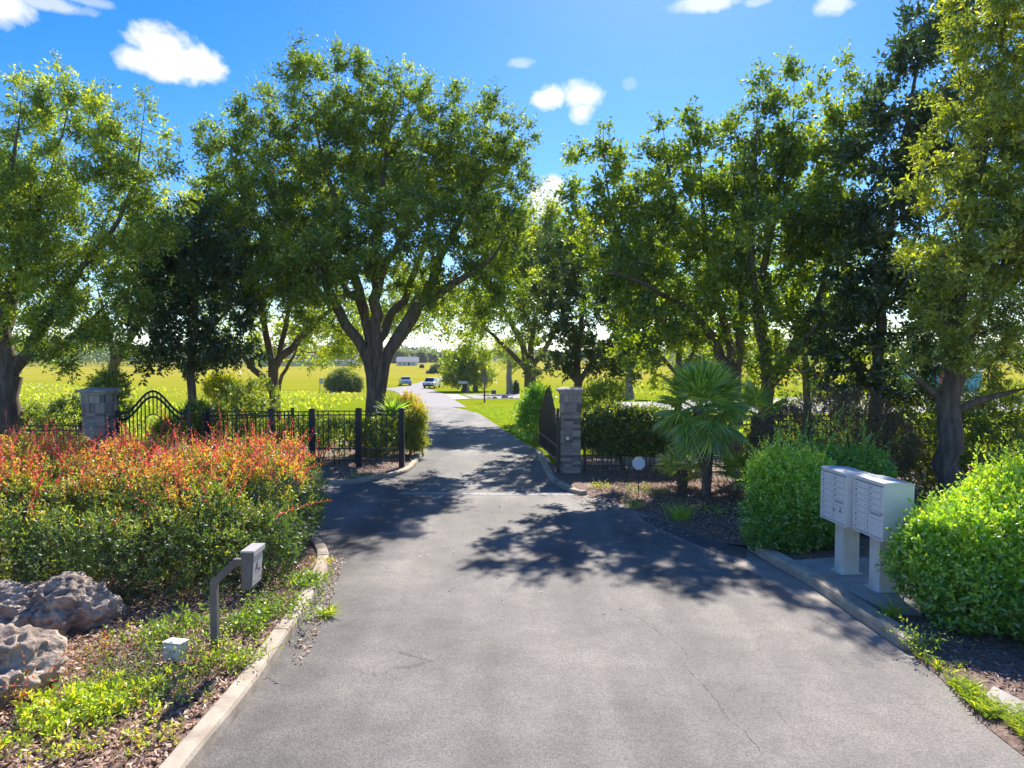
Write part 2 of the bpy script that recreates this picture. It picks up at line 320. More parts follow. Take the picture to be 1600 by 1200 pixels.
def asphalt():
    m, N, L, b = newmat('asphalt'); g = N.new('ShaderNodeNewGeometry'); P = g.outputs['Position']
    big = noise_node(N, L, P, .35, 5, .55); mid = noise_node(N, L, P, 2.4, 7, .65)
    mp = N.new('ShaderNodeMapping'); mp.inputs['Scale'].default_value = (1.1, .12, 1); L.new(P, mp.inputs[0]); tr = noise_node(N, L, mp.outputs[0], 1.1, 4, .5)
    vo = N.new('ShaderNodeTexVoronoi'); vo.inputs['Scale'].default_value = 75; L.new(P, vo.inputs['Vector'])
    sp = N.new('ShaderNodeSeparateColor'); L.new(vo.outputs['Color'], sp.inputs[0])
    fin = noise_node(N, L, P, 90, 3, .8)
    def mm(op, a, b_, c=None):
        n = N.new('ShaderNodeMath'); n.operation = op
        for i, v in enumerate((a, b_, c)):
            if v is None: continue
            if isinstance(v, (int, float)): n.inputs[i].default_value = v
            else: L.new(v, n.inputs[i])
        return n.outputs[0]
    v = mm('MULTIPLY_ADD', big.outputs['Fac'], .75, mm('MULTIPLY', mid.outputs['Fac'], .35))
    v = mm('MULTIPLY_ADD', tr.outputs['Fac'], .55, v)            # about .82
    sx = N.new('ShaderNodeSeparateXYZ'); L.new(P, sx.inputs[0])
    band = mm('MULTIPLY', mm('SUBTRACT', 1.0, mm('MINIMUM', mm('MULTIPLY', mm('ABSOLUTE', mm('ADD', mm('MULTIPLY_ADD', mid.outputs['Fac'], .8, sx.outputs[0]), 2.4), 0), 1.1), 1.0)), -.20)
    v = mm('ADD', v, band)
    r = ramp(N, [(.48, (.056, .053, .052)), (.68, (.107, .098, .090)), (.84, (.160, .145, .132)), (1, (.23, .205, .18))]); L.new(v, r.inputs[0])
    ag = mm('MULTIPLY_ADD', sp.outputs[0], .62, mm('MULTIPLY_ADD', fin.outputs['Fac'], .5, .44))
    # cracks
    vc = N.new('ShaderNodeTexVoronoi'); vc.feature = 'DISTANCE_TO_EDGE'; vc.inputs['Scale'].default_value = .38
    dn = noise_node(N, L, P, 1.6, 6, .7); va = N.new('ShaderNodeVectorMath'); va.operation = 'MULTIPLY_ADD'
    L.new(dn.outputs['Color'], va.inputs[0]); va.inputs[1].default_value = (.55, .55, 0); L.new(P, va.inputs[2])
    mpc = N.new('ShaderNodeMapping'); mpc.inputs['Scale'].default_value = (1.2, .5, 0); L.new(va.outputs[0], mpc.inputs[0]); L.new(mpc.outputs[0], vc.inputs['Vector'])
    cm = noise_node(N, L, P, .5, 3, .6)
    cr = mm('MULTIPLY', mm('LESS_THAN', vc.outputs['Distance'], .0018), mm('GREATER_THAN', cm.outputs['Fac'], .53))
    ag = mm('MULTIPLY', ag, mm('MULTIPLY_ADD', cr, -.35, 1.0))
    mx = N.new('ShaderNodeMix'); mx.data_type = 'RGBA'; mx.blend_type = 'MULTIPLY'; mx.inputs['Factor'].default_value = 1
    L.new(r.outputs[0], mx.inputs['A'])
    cb = N.new('ShaderNodeCombineColor'); [L.new(ag, cb.inputs[i]) for i in range(3)]; L.new(cb.outputs[0], mx.inputs['B'])
    L.new(mx.outputs['Result'], b.inputs['Base Color']); b.inputs['Roughness'].default_value = .78; b.inputs['Specular IOR Level'].default_value = .4
    h = mm('ADD', vo.outputs['Distance'], mm('MULTIPLY', fin.outputs['Fac'], 1.0)); bump(N, L, h, b, .55, .006)
    return m
M['asphalt'] = asphalt()
M['patch'] = surf('dark_patch', [(.3, (.06, .058, .058)), (.5, (.085, .082, .08)), (.75, (.13, .12, .11))], 3, .85, .6, .006, detail=12, fine=90, coord='Object')

def fieldmat():
    m, N, L, b = newmat('field_grass'); g = N.new('ShaderNodeNewGeometry'); P = g.outputs['Position']
    n = noise_node(N, L, P, .03, 6, .6); n2 = noise_node(N, L, P, 1.2, 10, .75); n3 = noise_node(N, L, P, .35, 5, .6)
    mp = N.new('ShaderNodeMapping'); mp.inputs['Scale'].default_value = (.02, .25, 1); L.new(P, mp.inputs[0]); n4 = noise_node(N, L, mp.outputs[0], 1.0, 4, .6)
    sy = N.new('ShaderNodeSeparateXYZ'); L.new(P, sy.inputs[0])
    def mm(op, a, b_, c=None, cl=False):
        k = N.new('ShaderNodeMath'); k.operation = op; k.use_clamp = cl
        for i, v in enumerate((a, b_, c)):
            if v is None: continue
            if isinstance(v, (int, float)): k.inputs[i].default_value = v
            else: L.new(v, k.inputs[i])
        return k.outputs[0]
    far = mm('MULTIPLY', mm('SUBTRACT', sy.outputs[1], 60), .008, cl=True)   # mown lawn by the gate, dry hay field beyond
    v = mm('ADD', mm('MULTIPLY', n.outputs['Fac'], .5), mm('MULTIPLY', n3.outputs['Fac'], .3))
    v = mm('ADD', v, mm('MULTIPLY', n4.outputs['Fac'], .3)); v = mm('MULTIPLY_ADD', n2.outputs['Fac'], .8, mm('SUBTRACT', v, .225))
    v = mm('MULTIPLY_ADD', far, .26, mm('SUBTRACT', v, .26))
    r = ramp(N, [(.18, (.06, .12, .004)), (.36, (.15, .23, .004)), (.50, (.20, .235, .014)), (.64, (.28, .27, .022)), (.78, (.33, .28, .04)), (.95, (.38, .29, .09))]); L.new(v, r.inputs[0])
    L.new(r.outputs[0], b.inputs['Base Color']); b.inputs['Roughness'].default_value = .95; b.inputs['Specular IOR Level'].default_value = 0
    bump(N, L, n2.outputs['Fac'], b, .6, .08); return m
M['field'] = fieldmat()
M['mulch'] = surf('mulch_soil', [(.3, (.09, .055, .04)), (.5, (.20, .13, .10)), (.7, (.36, .25, .20))], 14, .95, .9, .03, detail=12, fine=30)

# ------------------------------------------------------------------ ground sheets
def inside(poly, x, y):
    poly = np.asarray(poly); c = np.zeros(len(x), bool); j = len(poly) - 1
    for i in range(len(poly)):
        xi, yi = poly[i]; xj, yj = poly[j]
        k = ((yi > y) != (yj > y)) & (x < (xj - xi) * (y - yi) / (yj - yi + 1e-12) + xi); c ^= k; j = i
    return c
def catmull(pts, step):
    pts = [np.array(p[:2], float) for p in pts]; out = []
    P = [2 * pts[0] - pts[1]] + pts + [2 * pts[-1] - pts[-2]]
    for i in range(1, len(P) - 2):
        n = max(1, int(np.linalg.norm(P[i + 1] - P[i]) / step))
        for k in range(n):
            t = k / n; a, b, c, d = P[i - 1], P[i], P[i + 1], P[i + 2]
            out.append(.5 * ((2 * b) + (-a + c) * t + (2 * a - 5 * b + 4 * c - d) * t * t + (-a + 3 * b - 3 * c + d) * t ** 3))
    out.append(pts[-1]); return out
def sheet(name, poly, dz, spacing, mt, bumpamp=0, parent=None, smooth=True, slope=None):
    poly = [tuple(map(float, p[:2])) for p in poly]; a = np.array(poly)
    x0, y0 = a.min(0); x1, y1 = a.max(0)
    gx, gy = np.meshgrid(np.arange(x0, x1, spacing), np.arange(y0, y1, spacing)); gx = gx.ravel(); gy = gy.ravel()
    gx = gx + (rng.random(len(gx)) - .5) * spacing * .3; gy = gy + (rng.random(len(gy)) - .5) * spacing * .3
    k = inside(poly, gx, gy); pts = poly + list(zip(gx[k].tolist(), gy[k].tolist())); n = len(poly)
    res = delaunay_2d_cdt([Vector(p) for p in pts], [(i, (i + 1) % n) for i in range(n)], [], 1, 1e-5)
    vs = []
    for v in res[0]:
        z = tz(v.x, v.y) + dz
        k_ = 1.0
        if slope is not None:
            k_ = float(sstep(0, .45, np.sqrt(((slope - np.array([v.x, v.y])) ** 2).sum(1)).min())); z = tz(v.x, v.y) + .007 + (dz - .007) * k_
        if bumpamp: z += k_ * bumpamp * (mnoise.noise(Vector((v.x * 1.3, v.y * 1.3, 3))) + .5 * mnoise.noise(Vector((v.x * 4, v.y * 4, 9))))
        vs.append((v.x, v.y, z))
    me = bpy.data.meshes.new(name); me.from_pydata(vs, [], [tuple(f) for f in res[2]]); me.update()
    bm = bmesh.new(); bm.from_mesh(me)
    for f in bm.faces:
        if f.normal.z < 0: f.normal_flip()
    bm.to_mesh(me); bm.free()
    if smooth: me.polygons.foreach_set('use_smooth', [True] * len(me.polygons))
    o = put(name, me, mt, parent)
    if parent is None: o['kind'] = 'structure'
    return o
def g2(px, py, z=0): return G(px, py, z)[:2]

def offset_path(path, d):
    path = [np.array(p[:2], float) for p in path]; out = []
    for i, p in enumerate(path):
        t = path[min(i + 1, len(path) - 1)] - path[max(i - 1, 0)]; t /= np.linalg.norm(t); out.append(p + d * np.array([-t[1], t[0]]))
    return out

# base ground: grid, fine near, coarse far
xs = np.unique(np.concatenate([np.linspace(-2500, -200, 12), np.linspace(-200, -40, 14), np.linspace(-40, 40, 41), np.linspace(40, 200, 14), np.linspace(200, 2500, 12)]))
ys = np.unique(np.concatenate([[-300, -60, -10], np.linspace(0, 30, 13), np.linspace(30, 140, 56), np.linspace(140, 460, 60), np.linspace(460, 1000, 10), np.linspace(1000, 4000, 8)]))
X, Y = np.meshgrid(xs, ys); Z = tz(X, Y) - .03
nx = len(xs); idx = np.arange(X.size).reshape(X.shape)
Q = np.stack([idx[:-1, :-1].ravel(), idx[:-1, 1:].ravel(), idx[1:, 1:].ravel(), idx[1:, :-1].ravel()], 1)
o = put('ground', np_mesh('ground', np.stack([X.ravel(), Y.ravel(), Z.ravel()], 1), Q, smooth=True), M['field']); o['kind'] = 'structure'

left_foot = [(-2.74, 1.0), (-2.70, 3.5)] + [g2(*p) for p in [(307, 1198), (388, 1096), (449, 1005), (483, 955), (508, 905), (515, 880), (511, 862), (498, 850)]]
left_foot = catmull(left_foot + [(-4.3, 13.75), (-5.4, 14.9), (-7.0, 15.6), (-10, 15.9), (-24, 16.2)], .3)
isl_foot = catmull([(-24, 21.0), (-9, 20.4), (-6.4, 20.0), (-5.35, 19.6)] + [g2(*p) for p in [(545, 757), (592, 749), (630, 741), (650, 728), (657, 714), (662, 695)]], .3)
road_left_far = [g2(*p) for p in [(665, 670), (665, 652), (652, 634), (630, 618), (612, 610)]]
side_far = [g2(596, 614), g2(560, 622)[:2] * 1, g2(617, 606)]
right_far = [g2(*p) for p in [(845, 710), (810, 689), (775, 666), (743, 645), (712, 626), (698, 617), (680, 610), (664, 606), (668, 602)]]
right_foot = [g2(*p) for p in [(917, 772), (885, 760), (867, 747), (854, 722)]]
bed_edge = [g2(*p) for p in [(1150, 855), (1075, 830), (1025, 810), (980, 792), (935, 778)]]
kerb_r = [g2(*p) for p in [(1413, 1018), (1327, 959), (1254, 909), (1200, 878), (1169, 861)]]
near_r = [(4.6, 1.0), (4.55, 3.5)] + [g2(*p) for p in [(1600, 1178), (1530, 1121), (1467, 1054)]]
isl_l = [tuple(p) for p in isl_foot]
near_road = [tuple(p) for p in left_foot] + isl_l + [tuple(p) for p in road_left_far[:3]] + [tuple(g2(697, 634))] \
    + [tuple(p) for p in offset_path(catmull(near_r + kerb_r + bed_edge + right_foot + right_far[:4], .4), -.14)][::-1]
sheet('road', near_road, 0.0, 1.0, M['asphalt'])
far_l = catmull([g2(*p) for p in [(648, 634), (634, 622), (618, 612), (606, 609.5)]], 2)
far_ll = catmull([g2(*p) for p in [(600, 607), (617, 605.5), (644, 600.5), (687, 588), (705, 583), (712, 581)]], 3)
far_r = catmull([g2(*p) for p in [(722, 583), (703, 586), (694, 591), (680, 598), (668, 603), (664, 606), (680, 610.5), (698, 617), (712, 626), (730, 637)]], 2)
sheet('far_road', [tuple(p) for p in far_l] + [tuple(g2(585, 612)), tuple(g2(585, 609.5))] + [tuple(p) for p in far_ll] + [tuple(p) for p in far_r], .006, 3.0, M['farroad'])
sheet('side_road', [tuple(g2(*p)) for p in [(948, 637), (1040, 643), (1200, 645), (1400, 646), (1640, 642), (1640, 617), (1500, 615), (1400, 617), (1200, 622), (1040, 627), (948, 629)]], .004, 4.0, M['farroad'])
sheet('driveway_apron', [tuple(g2(*p)) for p in [(694, 616), (716, 616), (736, 623), (710, 624.5)]], .012, 2.5, M['concrete'])
sheet('gravel_track', [tuple(g2(*p)) for p in [(722, 616.5), (812, 615.5), (812, 622.5), (742, 623)]], .004, 3, M['farroad'])
# pale valley gutter crossing the bed mouth, sandy strip by the right kerb, dark repaired patch, worn line at the gate
sheet('concrete_gutter', [tuple(g2(*p)) for p in [(905, 770), (938, 780), (985, 794), (1028, 812), (1078, 832), (1152, 857), (1169, 863), (1254, 911), (1327, 961), (1413, 1021), (1390, 1023), (1310, 975), (1235, 927), (1150, 880), (1120, 868), (1060, 843), (1000, 815), (950, 792), (905, 776)]], .004, .4, M['gutter'])
sheet('asphalt_patch', [tuple(g2(*p)) for p in [(1000, 806), (1030, 812), (1078, 831), (1150, 856), (1166, 862), (1166, 874), (1120, 864), (1065, 842), (1010, 818)]], .008, .4, M['patch'])
sheet('worn_line', [tuple(g2(*p)) for p in [(624, 769.6), (700, 769.6), (800, 770.8), (900, 771), (900, 774), (800, 773.6), (700, 772.4), (624, 772.2)]], .004, .6, M['oldline'])

def crack(pts, w, seed):
    """a fine open crack with crumbled edges, a ribbon lying on the asphalt"""
    pts = catmull([g2(*p) for p in pts], .07); rr = random.Random(seed); L_ = []; R_ = []; ox = 0
    for i, p in enumerate(pts):
        t = pts[min(i + 1, len(pts) - 1)] - pts[max(i - 1, 0)]; t /= np.linalg.norm(t); n = np.array([-t[1], t[0]]); ox = ox * .75 + rr.uniform(-.018, .018)
        h = w * .45 * rr.uniform(.15, 1.0) * (1 if 1 < i < len(pts) - 2 else .1); L_.append(p + n * (ox + h / 2)); R_.append(p + n * (ox - h / 2))
    n = len(pts); vs = [(q[0], q[1], tz(*q) + .0042) for q in L_ + R_]
    m = MB(); m.add(vs, [(n + i, n + i + 1, i + 1, i) for i in range(n - 1)]); o = m.build('asphalt_crack', M['crack'], None); o['kind'] = 'structure'
M['crack'] = surf('crack_dirt', [(.3, (.05, .042, .038)), (.7, (.12, .095, .08))], 30, .95, .3, .003)
for i, (pp, w) in enumerate([([(955, 945), (1000, 968), (1030, 990), (1062, 1004)], .010), ([(1068, 1040), (1105, 1078), (1140, 1120), (1168, 1150), (1190, 1185)], .014), ([(1340, 1098), (1390, 1098), (1430, 1102), (1470, 1104)], .008),
                             ([(1010, 965), (1060, 1010), (1085, 1050)], .006), ([(640, 1010), (700, 1030), (745, 1024)], .005), ([(1180, 1080), (1230, 1130), (1290, 1190)], .007), ([(615, 800), (690, 803), (760, 800), (850, 806)], .010)]): crack(pp, w, i)

# beds
lf = [tuple(p) for p in left_foot]
left_bed = [tuple(p) for p in offset_path(left_foot, .1)] + [(-24, 1.0)]
sheet('left_planting_bed', left_bed, .085, .22, M['mulch'], .03)
isl_in = [tuple(p) for p in offset_path(isl_foot, .1)]
sheet('island_planting_bed', isl_in + [tuple(g2(652, 672)), (-3.9, 31), (-9, 28.5), (-24, 27.5)], .085, .4, M['mulch'], .03)
rb_path = catmull(bed_edge + right_foot, .3); rbe = [g2(1169, 861)] + rb_path
kr_path = catmull([(4.62, 7.6)] + kerb_r, .3)
nr_path = catmull(near_r + kerb_r[:1], .25)
right_bed = [tuple(p) for p in offset_path(nr_path, .03)[:-1]] + [tuple(p) for p in offset_path(catmull(kerb_r, .3), -.1)] + [tuple(p) for p in offset_path(rb_path[1:], .04)] + [(1.5, 22), (1.7, 24.8), (12, 24.5), (24, 20), (24, 1)]
slope_pts = np.array([tuple(p) for p in offset_path(nr_path, .03)] + [tuple(p) for p in offset_path(rb_path[:-14], .04)])
sheet('right_planting_bed', right_bed, .07, .22, M['mulch'], .035, slope=slope_pts)

def kerb(name, path, side, w=.17, h=.13, L=1.9, seed=0, step=.12):
    """kerb stones laid along a path; side +1 puts the stones left of the path direction"""
    pts = catmull(path, step); d = np.r_[0, np.cumsum([np.linalg.norm(pts[i + 1] - pts[i]) for i in range(len(pts) - 1)])]
    def at(s):
        i = min(np.searchsorted(d, s, side='right') - 1, len(pts) - 2); i = max(i, 0); u = (s - d[i]) / (d[i + 1] - d[i]); p = pts[i] * (1 - u) + pts[i + 1] * u
        t = pts[i + 1] - pts[i]; t /= np.linalg.norm(t); return p, np.array([-t[1], t[0]]) * side
    def seg(s0, s1, w, h, inset, name, mt, parent, jit=0):
        n = max(2, int((s1 - s0) / .18) + 1); prof = [(inset, -.06), (inset + .012, h * .7), (inset + .03, h * .94), (inset + .055, h), (w - .02, h), (w - inset, h - .015), (w - inset, -.06)]
        vs = []; k = len(prof)
        rr = random.Random(int(s0 * 100) + seed)
        for i in range(n):
            p, nn = at(s0 + (s1 - s0) * i / (n - 1))
            for a, z in prof:
                j = jit * (rr.random() - .5); vs.append((p[0] + nn[0] * (a + j), p[1] + nn[1] * (a + j), tz(p[0], p[1]) + z + (jit * (rr.random() - .5) if z > 0 else 0)))
        fs = [(i * k + j, i * k + j + 1, (i + 1) * k + j + 1, (i + 1) * k + j) for i in range(n - 1) for j in range(k - 1)]
        fs += [tuple(range(k)), tuple((n - 1) * k + j for j in range(k))[::-1]]
        b = MB(); b.add(vs, fs); me = b.mesh(name)
        bm = bmesh.new(); bm.from_mesh(me); bmesh.ops.recalc_face_normals(bm, faces=bm.faces); bm.to_mesh(me); bm.free()
        o = put(name, me, mt, parent); return o
    base = seg(.02, d[-1] - .02, w - .01, h - .03, .012, name, M['mortar'], None); base['kind'] = 'structure'
    s = 0; i = 0; rr = random.Random(seed)
    while s < d[-1] - .3:
        e = min(s + L * rr.uniform(.85, 1.1), d[-1])
        if d[-1] - e < .5: e = d[-1]
        seg(s + .006, e - .006, w, h + rr.uniform(-.006, .006), 0, 'kerb_stone', M['kerb'], base, .006); s = e; i += 1
    return base
kerb('left_kerb', [p for p in left_foot[:-8]], 1, L=1.6, seed=1, w=.21, h=.14)
kerb('island_kerb', isl_foot[20:], 1, w=.2, h=.12, L=1.5, seed=2)
kerb('gate_kerb', catmull([g2(*p) for p in [(845, 706), (854, 722), (867, 747), (885, 760), (905, 770), (918, 773)]], .3), 1 * -1, w=.2, h=.11, L=1.4, seed=3)
kerb('mailbox_kerb', [p for p in catmull([g2(*p) for p in [(1167, 857), (1200, 878), (1254, 909), (1327, 959), (1375, 992), (1411, 1017)]], .3)], 1, w=.26, h=.15, L=2.3, seed=4)
# concrete landing of the mailboxes
pad = [tuple(g2(*p, .1)) for p in [(1232, 878), (1290, 873), (1352, 872), (1430, 900), (1470, 935), (1440, 958), (1385, 955), (1303, 913)]]
b = MB(); b.prism(pad, -.05, .118); o = b.build('mailbox_pad', M['concrete'], bevel=.008); o['kind'] = 'structure'
b = MB(); b.prism([tuple(g2(*p, .05)) for p in [(1552, 1078), (1610, 1108), (1700, 1170), (1700, 1215), (1620, 1160), (1540, 1092)]], -.05, .1); o = b.build('kerb_remnant', M['concrete'], bevel=.01); o['kind'] = 'structure'

# ------------------------------------------------------------------ cluster mailboxes
def flat_marks(b, n, w, h, x, y, z, rr):
    """small pair of digits set on a door, too small to read"""
    pass
SEG = {'0': 'abcdef', '1': 'bc', '2': 'abged', '3': 'abgcd', '4': 'fgbc', '5': 'afgcd', '6': 'afgecd', '7': 'abc', '8': 'abcdefg', '9': 'abcdfg'}
def digits(b, txt, x, y, z, h):
    """digits lying on a face that looks to -x, read from -x; y runs to the left for the reader's right is -y"""
    w = h * .5; t = h * .17
    for i, ch in enumerate(txt):
        cy = y - i * (w + h * .35)
        for s in SEG.get(ch, ''):
            zz = {'a': h, 'g': h / 2, 'd': 0, 'b': h * .75, 'f': h * .75, 'c': h * .25, 'e': h * .25}[s]
            if s in 'agd': b.box((x, cy, z + zz), (.002, w, t))
            else: b.box((x, cy + (w / 2 if s in 'fe' else -w / 2), z + zz), (.002, t, h * .5))
def mailbox(loc, rz, label, spec, nums, lean=0):
    """front looks to local -x; local +y is the far side"""
    t = thing('cluster_mailbox', loc, label, 'mailbox', 'cluster mailboxes on the concrete landing', rz); t.rotation_euler = (0, lean, rz)
    Wd, D, H, z0 = .76, .44, .80, .80
    b = MB(); b.box((D / 2, 0, z0 + H / 2), (D, Wd, H)); b.build('cabinet', M['whitebox'], t, bevel=.006)
    b = MB()   # hood: slopes down to the back, small lip over the doors
    b.add([(-.018, -Wd / 2 - .01, z0 + H + .002), (-.018, Wd / 2 + .01, z0 + H + .002), (-.018, Wd / 2 + .01, z0 + H + .03), (-.018, -Wd / 2 - .01, z0 + H + .03),
           (D + .01, -Wd / 2 - .01, z0 + H + .002), (D + .01, Wd / 2 + .01, z0 + H + .002), (D + .01, Wd / 2 + .01, z0 + H + .012), (D + .01, -Wd / 2 - .01, z0 + H + .012),
           (D * .35, -Wd / 2 - .01, z0 + H + .042), (D * .35, Wd / 2 + .01, z0 + H + .042)],
          [(0, 1, 2, 3), (4, 7, 6, 5), (0, 4, 5, 1), (2, 9, 8, 3), (9, 6, 7, 8), (0, 3, 8, 7, 4), (1, 5, 6, 9, 2)])
    b.build('hood', M['whitebox'], t, bevel=.003)
    b = MB(); b.box((D * .52, 0, z0 / 2), (.26, .26, z0 - .002)); b.build('pedestal', M['whitepost'], t, bevel=.006)
    b = MB(); b.box((D * .52, 0, .012), (.34, .34, .022)); b.build('base_plate', M['whitepost'], t, bevel=.004)
    b = MB(); b.box((-.002, 0, z0 + H / 2), (.004, Wd - .03, H - .05)); b.build('door_frame', M['seam'], t)
    b = MB(); b.box((-.009, 0, z0 + .012), (.018, Wd, .024)); b.box((-.009, Wd / 2 - .008, z0 + H / 2), (.016, .016, H - .05)); b.box((-.009, -Wd / 2 + .008, z0 + H / 2), (.016, .016, H - .05)); b.build('front_rim', M['whitebox'], t, bevel=.002)
    zt = z0 + H - .036; cols = [(.185, spec[0]), (-.185, spec[1])]; k = 0; cache = {}
    for cy, hs in cols:
        z = zt
        for hh in hs:
            key = round(hh, 3)
            if key not in cache:
                d = MB(); d.box((0, 0, 0), (.014, .352, hh - .005)); cache[key] = d.mesh('door', bevel=.0025)
            d = put('door', cache[key], M['whitebox'], t); d.location = (-.010, cy, z - hh / 2)
            if hh < .1:
                n = MB(); digits(n, nums[k % len(nums)], -.0085, .13, -.012, .024); n.build('number', M['mark'], d)
                lk = MB(); lk.tube([(-.007, -.13, 0), (-.013, -.13, 0)], .008, 10); lk.build('lock', M['chrome'], d)
                k += 1
            elif hh < .13:   # outgoing mail slot with a line of small print
                n = MB(); x = 0
                rr = random.Random(5)
                y = .15
                while y > -.14:
                    w = rr.uniform(.006, .02); n.box((-.008, y - w / 2, .026 + rr.uniform(0, .002)), (.002, w, .006)); y -= w + .005
                n.build('printed_line', M['mark'], d)
                s = MB(); s.box((-.0085, -.01, .006), (.003, .26, .014)); s.build('mail_slot', M['seam'], d)
            else:
                lk = MB(); lk.tube([(-.007, -.13, hh * .2), (-.013, -.13, hh * .2)], .009, 10); lk.build('lock', M['chrome'], d)
            z -= hh
    return t
H8 = .73 / 8
u1 = mailbox((5.075, 11.03, .118), R(4), 'white cluster mailbox farther from the camera, black emblem on its lower right door', ([H8] * 8, [H8, H8, H8, H8, .11, .73 - 4 * H8 - .11]), ['17', '18', '19', '10', '13', '15', '12', '11', '20', '22', '25', '38'])
# emblem and small notice low on the first unit
b = MB()
b.add([(-.019, -.19, 1.00), (-.019, -.26, 1.00), (-.019, -.225, 1.055)], [(0, 1, 2)]); b.add([(-.019, -.212, 1.045), (-.019, -.238, 1.045), (-.019, -.225, 1.10)], [(0, 1, 2)])
b.build('emblem', M['mark'], u1)
b = MB()
for r_ in range(3):
    y = -.02
    for w in (.012, .018, .009, .014)[:4 - r_]:
        b.box((-.019, y - w / 2, 1.03 - r_ * .024), (.002, w, .012)); y -= w + .005
b.build('small_notice', M['mark'], u1)
u2 = mailbox((5.20, 10.19, .118), R(4), 'white cluster mailbox nearer the camera, half behind the bright green bush', ([H8] * 8, [H8, H8, H8, H8, .11, .73 - 4 * H8 - .11]), ['27', '28', '28', '30', '31', '28', '14', '32', '33', '26', '35', '36'])
b = MB(); b.box((-.019, -.345, 1.185), (.002, .03, .035)); b.build('red_sticker', M['redmark'], u2)

# ------------------------------------------------------------------ keypad pedestal, electrical box
kp = thing('keypad_pedestal', (-3.40, 7.95, .08), 'grey gooseneck gate keypad post by the left kerb with small panel facing the road', 'keypad post')
b = MB()
def flatpath(b, pts, wx, wy):
    for i in range(len(pts) - 1):
        p, q = Vector(pts[i]), Vector(pts[i + 1]); t = (q - p).normalized()
        # mitred box section in the xz plane
    k = len(pts); vs = []
    for i, p in enumerate(pts):
        p = Vector(p); t0 = (p - Vector(pts[i - 1])).normalized() if i else None; t1 = (Vector(pts[i + 1]) - p).normalized() if i < k - 1 else None
        t = ((t0 or t1) + (t1 or t0)).normalized(); n = Vector((t.z, 0, -t.x)); c = (t0 or t1).dot(t); n = n / max(c, .3)
        for sn, sy in ((-1, -1), (1, -1), (1, 1), (-1, 1)): vs.append(p + n * sn * wx / 2 + Vector((0, sy * wy / 2, 0)))
    fs = [(i * 4 + j, i * 4 + (j + 1) % 4, (i + 1) * 4 + (j + 1) % 4, (i + 1) * 4 + j) for i in range(k - 1) for j in range(4)] + [(3, 2, 1, 0), tuple((k - 1) * 4 + j for j in range(4))]
    b.add(vs, fs)
flatpath(b, [(0, 0, 0), (0, 0, .86), (.245, 0, 1.10), (.375, 0, 1.10)], .078, .078); b.build('gooseneck_post', M['greypost'], kp, bevel=.004)
b = MB()
b.add([(.375, -.17, .83), (.475, -.17, .83), (.505, -.17, 1.25), (.375, -.17, 1.25), (.375, .17, .83), (.475, .17, .83), (.505, .17, 1.25), (.375, .17, 1.25)],
      [(0, 1, 2, 3), (7, 6, 5, 4), (0, 3, 7, 4), (1, 5, 6, 2), (3, 2, 6, 7), (0, 4, 5, 1)]); b.build('housing', M['greypost'], kp, bevel=.003)
b = MB(); b.box((.448, 0, 1.262), (.155, .36, .02)); b.box((.52, 0, 1.235), (.012, .36, .05)); b.build('hood', M['greylight'], kp, bevel=.003)
b = MB(); Mx = Matrix.Rotation(R(4), 3, 'Y')
b.box((.493, 0, 1.03), (.008, .28, .34), Mx); b.build('panel', M['greylight'], kp, bevel=.002)
b = MB()
for i in range(3):
    for j in range(4): b.box((.502, -.03 + i * .022 - .02, 1.10 - j * .022), (.004, .013, .013), Mx)
b.build('keypad', M['mark'], kp)
b = MB(); b.tube([(.494, .05, 1.01), (.502, .05, 1.01)], .018, 12); b.build('speaker', M['mark'], kp)
for y_ in (.09, -.11):
    b = MB(); b.tube([(.492, y_, .91), (.499, y_, .91)], .008, 8); b.build('screw', M['mark'], kp)
b = MB(); b.tube([(.499, .07, 1.16), (.506, .07, 1.16)], .012, 10); b.build('lens', M['glass'], kp)

jb = thing('electrical_box', (-3.74, 7.70, .11), 'small white electrical box on a black stake in low weeds near the left rock', 'electrical box'); jb.rotation_euler = (0, 0, R(-14)); jb.rotation_euler[0] = R(-3)
b = MB(); b.box((0, 0, .15), (.22, .15, .20)); b.build('box', M['whitebox'], jb, bevel=.008, segs=2)
b = MB(); b.box((.0, -.0, .253), (.235, .165, .008)); b.box((0, -.08, .15), (.19, .008, .17)); b.build('lid', M['whitebox'], jb, bevel=.002)
b = MB(); b.tube([(0, 0, -.05), (0, 0, .05)], .016, 8); b.build('stake', M['rubber'], jb)

# ------------------------------------------------------------------ octagonal sign
sp = W(998, 724, 17.6); gp = np.array([sp[0], sp[1], .07])
sg = thing('octagonal_sign', gp, 'small blank pale octagonal yard sign on a black stake in the mulch', 'yard sign')
b = MB(); n8 = [(.17 * math.cos(R(22.5 + 45 * k)), .17 * math.sin(R(22.5 + 45 * k))) for k in range(8)]
zc = sp[2] - .07
b.add([(x, -.008, zc + z) for x, z in n8] + [(x, .0, zc + z) for x, z in n8], [tuple(range(8)), tuple(range(8, 16))[::-1]] + [(i, 8 + i, 8 + (i + 1) % 8, (i + 1) % 8) for i in range(8)])
b.build('sign_panel', M['sign'], sg)
b = MB(); b.box((0, .012, zc * .5), (.022, .01, zc + .1)); b.build('stake', M['iron'], sg)

